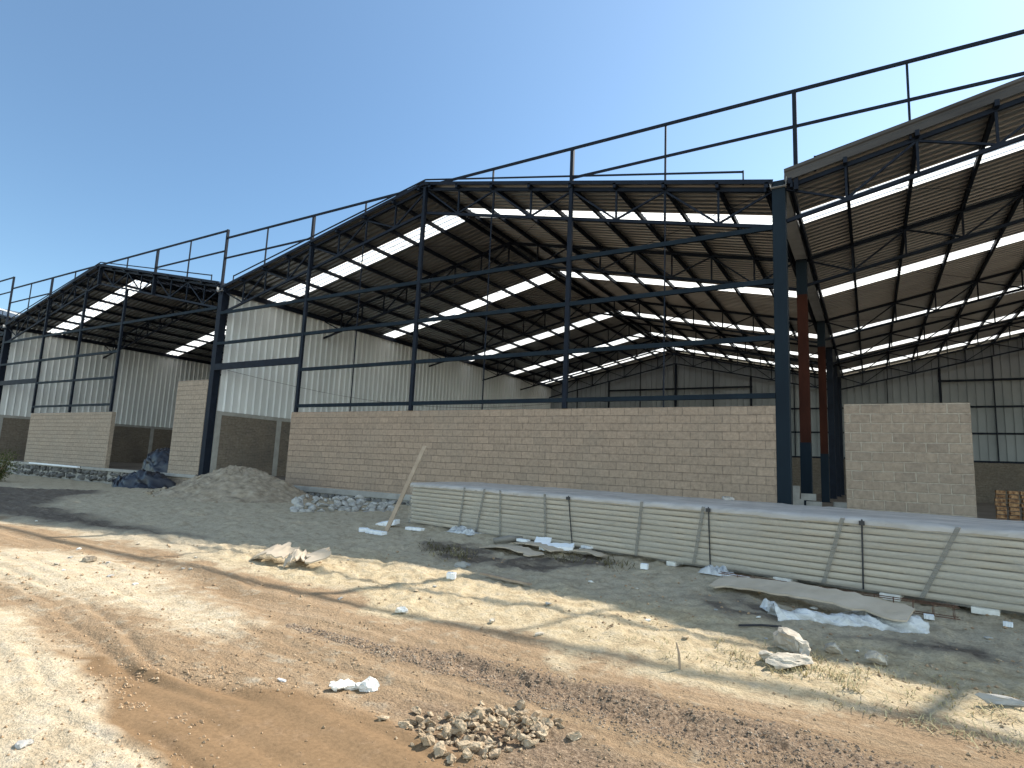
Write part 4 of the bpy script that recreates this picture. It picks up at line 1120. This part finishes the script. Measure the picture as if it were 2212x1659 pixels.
# concrete blocks around the foot of the front column
for i, (x, y, z, rz, lb) in enumerate(((.36, 1.2, 1.22, 1.5, 'upright grey block on top of the stack nearest the blue grey column'), (.66, 1.25, 1.12, .05, 'grey block on top in the middle of the small stack'), (.36, 1.2, .97, .1, 'grey block of the stack nearest the column, just above the bundle'),
                                    (.8, 1.2, .92, .0, 'middle grey block of the small stack, just above the bundle'), (1.46, 1.2, .94, .2, 'lone grey block at the left foot of the short block panel'))):
    o = MB().box((-.19, -.1, -.09), (.19, .1, .09)).build('concrete_block', 'rubble', bevel=.012); o.location = (x, y, z); o.rotation_euler = (0, 0 if i else 1.57, rz if i else 0); tag(o, lb, 'block', 'loose concrete blocks by the column')
tag(MB().box((.1, .7, FLOOR), (1.75, 1.75, .84)).build('timber_deck', 'wood'), 'low timber deck under the loose blocks between column and block panel', 'deck')
# stack of red clay bricks inside the right shed
def brick_stack():
    x0, zt = 4.88, 1.47
    root = empty('brick_stack', (x0 + .8, 2.5, FLOOR), 'stack of rusty red clay bricks at the right edge inside the doorway', 'brick stack')
    r = random.Random(2); z = FLOOR; k = 0
    while z < zt:
        x = x0
        while x < x0 + 1.9:
            for yy in (2.4,):
                if k < 96:
                    m = MB().box((x + r.uniform(0, .03), yy + r.uniform(0, .08), z + .004), (x + .215, yy + .22, z + .086)); m.build('brick', 'clay', root)
                k += 1
            x += .26
        z += .103


brick_stack()


# dry grass on the sunny verge, and the shrub at the left edge
def grass():
    r = np.random.default_rng(8); m = MB()
    def tuft(p, n, h, spread):
        for _ in range(n):
            a = r.uniform(0, 6.28); ln = h * r.uniform(.4, 1.1); lean = r.uniform(.3, 1.5) * spread
            b = p + Vector((r.normal() * .04, r.normal() * .04, -.005)); w = .0025 + .002 * r.random()
            q = b + Vector((math.cos(a) * lean * ln * .5, math.sin(a) * lean * ln * .5, ln * .6)); e = b + Vector((math.cos(a) * lean * ln, math.sin(a) * lean * ln, ln * r.uniform(.5, .95)))
            s_ = Vector((-math.sin(a), math.cos(a), 0)) * w
            m.add([b - s_, b + s_, q + s_ * .8, q - s_ * .8, e], [(0, 1, 2, 3), (3, 2, 4)])
    for u, v, n in ((1770, 1425, 60), (1745, 1450, 60), (1690, 1455, 40), (1840, 1460, 60), (1815, 1480, 50), (960, 1195, 50), (990, 1200, 50), (1225, 1205, 30), (1600, 1425, 40), (1560, 1400, 25)):
        for _ in range(5):
            p = G(u + r.normal() * 22, v + r.normal() * 7); tuft(p, n // 5, .085, 1.3)
    for _ in range(200):
        u = 1150 + 1060 * r.random() ** .5; lo = 1290 + (u - 1150) * .20; v = lo + r.uniform(0, 1) * (60 + (u - 1150) * .07)
        tuft(G(u, v), int(r.integers(3, 8)), .05, 1.6)
    o = m.build('dry_grass', 'straw'); tag(o, 'dry straw coloured grass on the sunny verge among the rocks', 'grass', kind='stuff')


grass()


def weeds():
    r = np.random.default_rng(21); m = MB()
    for u, v, n, w in ((960, 1192, 90, 40), (1000, 1204, 60, 30), (930, 1180, 40, 25), (1225, 1210, 70, 45), (1310, 1216, 50, 30), (1340, 1225, 40, 40)):
        for _ in range(n):
            p = G(u + r.normal() * w * .5, v + r.normal() * 5); a = r.uniform(0, 6.28); ln = r.uniform(.04, .13); le = r.uniform(.4, 1.6)
            q = p + Vector((math.cos(a) * ln * le * .6, math.sin(a) * ln * le * .6, ln * .55)); e = p + Vector((math.cos(a) * ln * le, math.sin(a) * ln * le, ln * .6)); s_ = Vector((-math.sin(a), math.cos(a), 0)) * .006
            m.add([p - s_, p + s_, q + s_, q - s_, e], [(0, 1, 2, 3), (3, 2, 4)])
    o = m.build('weeds', 'weed'); tag(o, 'low dark dry weeds on the shaded ground before the bundle', 'weeds', kind='stuff')


weeds()


def shrub():
    root = empty('shrub', (-33.5, -4.8, -.3), 'dusty green shrub at the left edge before the left shed', 'shrub')
    r = np.random.default_rng(12); base = G(-14, 1040)
    root.location = base; root['_org'] = list(base)
    st = MB(); lf = MB()
    for _ in range(46):
        a = r.uniform(0, 6.28); ln = r.uniform(.6, 1.5); sp_ = r.uniform(.2, 1.0); p = base.copy(); pts = [p]
        for k in range(5):
            p = p + Vector((math.cos(a) * sp_ * ln / 5 + r.normal() * .05, math.sin(a) * sp_ * ln / 5 + r.normal() * .05, ln / 5)); pts.append(p)
        st.tube(pts, [.014, .012, .009, .007, .005, .003], 4)
        for q in pts[1:]:
            for _ in range(16):
                c = q + Vector((r.normal(), r.normal(), r.normal())) * .16
                d1 = Vector((r.normal(), r.normal(), r.normal())).normalized(); d2 = d1.cross(Vector((r.normal(), r.normal(), r.normal()))).normalized(); s_ = r.uniform(.03, .06)
                lf.add([c - d1 * s_, c + d2 * s_ * .5, c + d1 * s_, c - d2 * s_ * .5], [(0, 1, 2, 3)])
    st.build('stem', 'wood', root); lf.build('foliage', 'leaf', root)


shrub()
# slack wire across the middle shed
pts = []
for i in range(15):
    t = i / 14; pts.append((XA0 + .3 + 13.5 * t, .6 + 9 * t, 5.75 - 1.2 * math.sin(PI * t * .8) - .2 * t))
tag(MB().tube(pts, .009, 5).build('slack_wire', 'black'), 'thin slack black wire hanging across the middle shed', 'wire')
# the long lump of film on top of the bundle
q = bp(along(1500, 1085) - .3, 2.2, BH + .09)
m = MB(); rock_mesh(m, (0, 0, 0), (.25, .12, .07), 5, 8, 3, .12); o = m.build('film_lump', 'film_top', smooth=True); o.location = q
tag(o, 'crumpled lump of white film lying on the bundle', 'plastic scrap')

for o in bpy.data.objects:
    if '_org' in o: del o['_org']
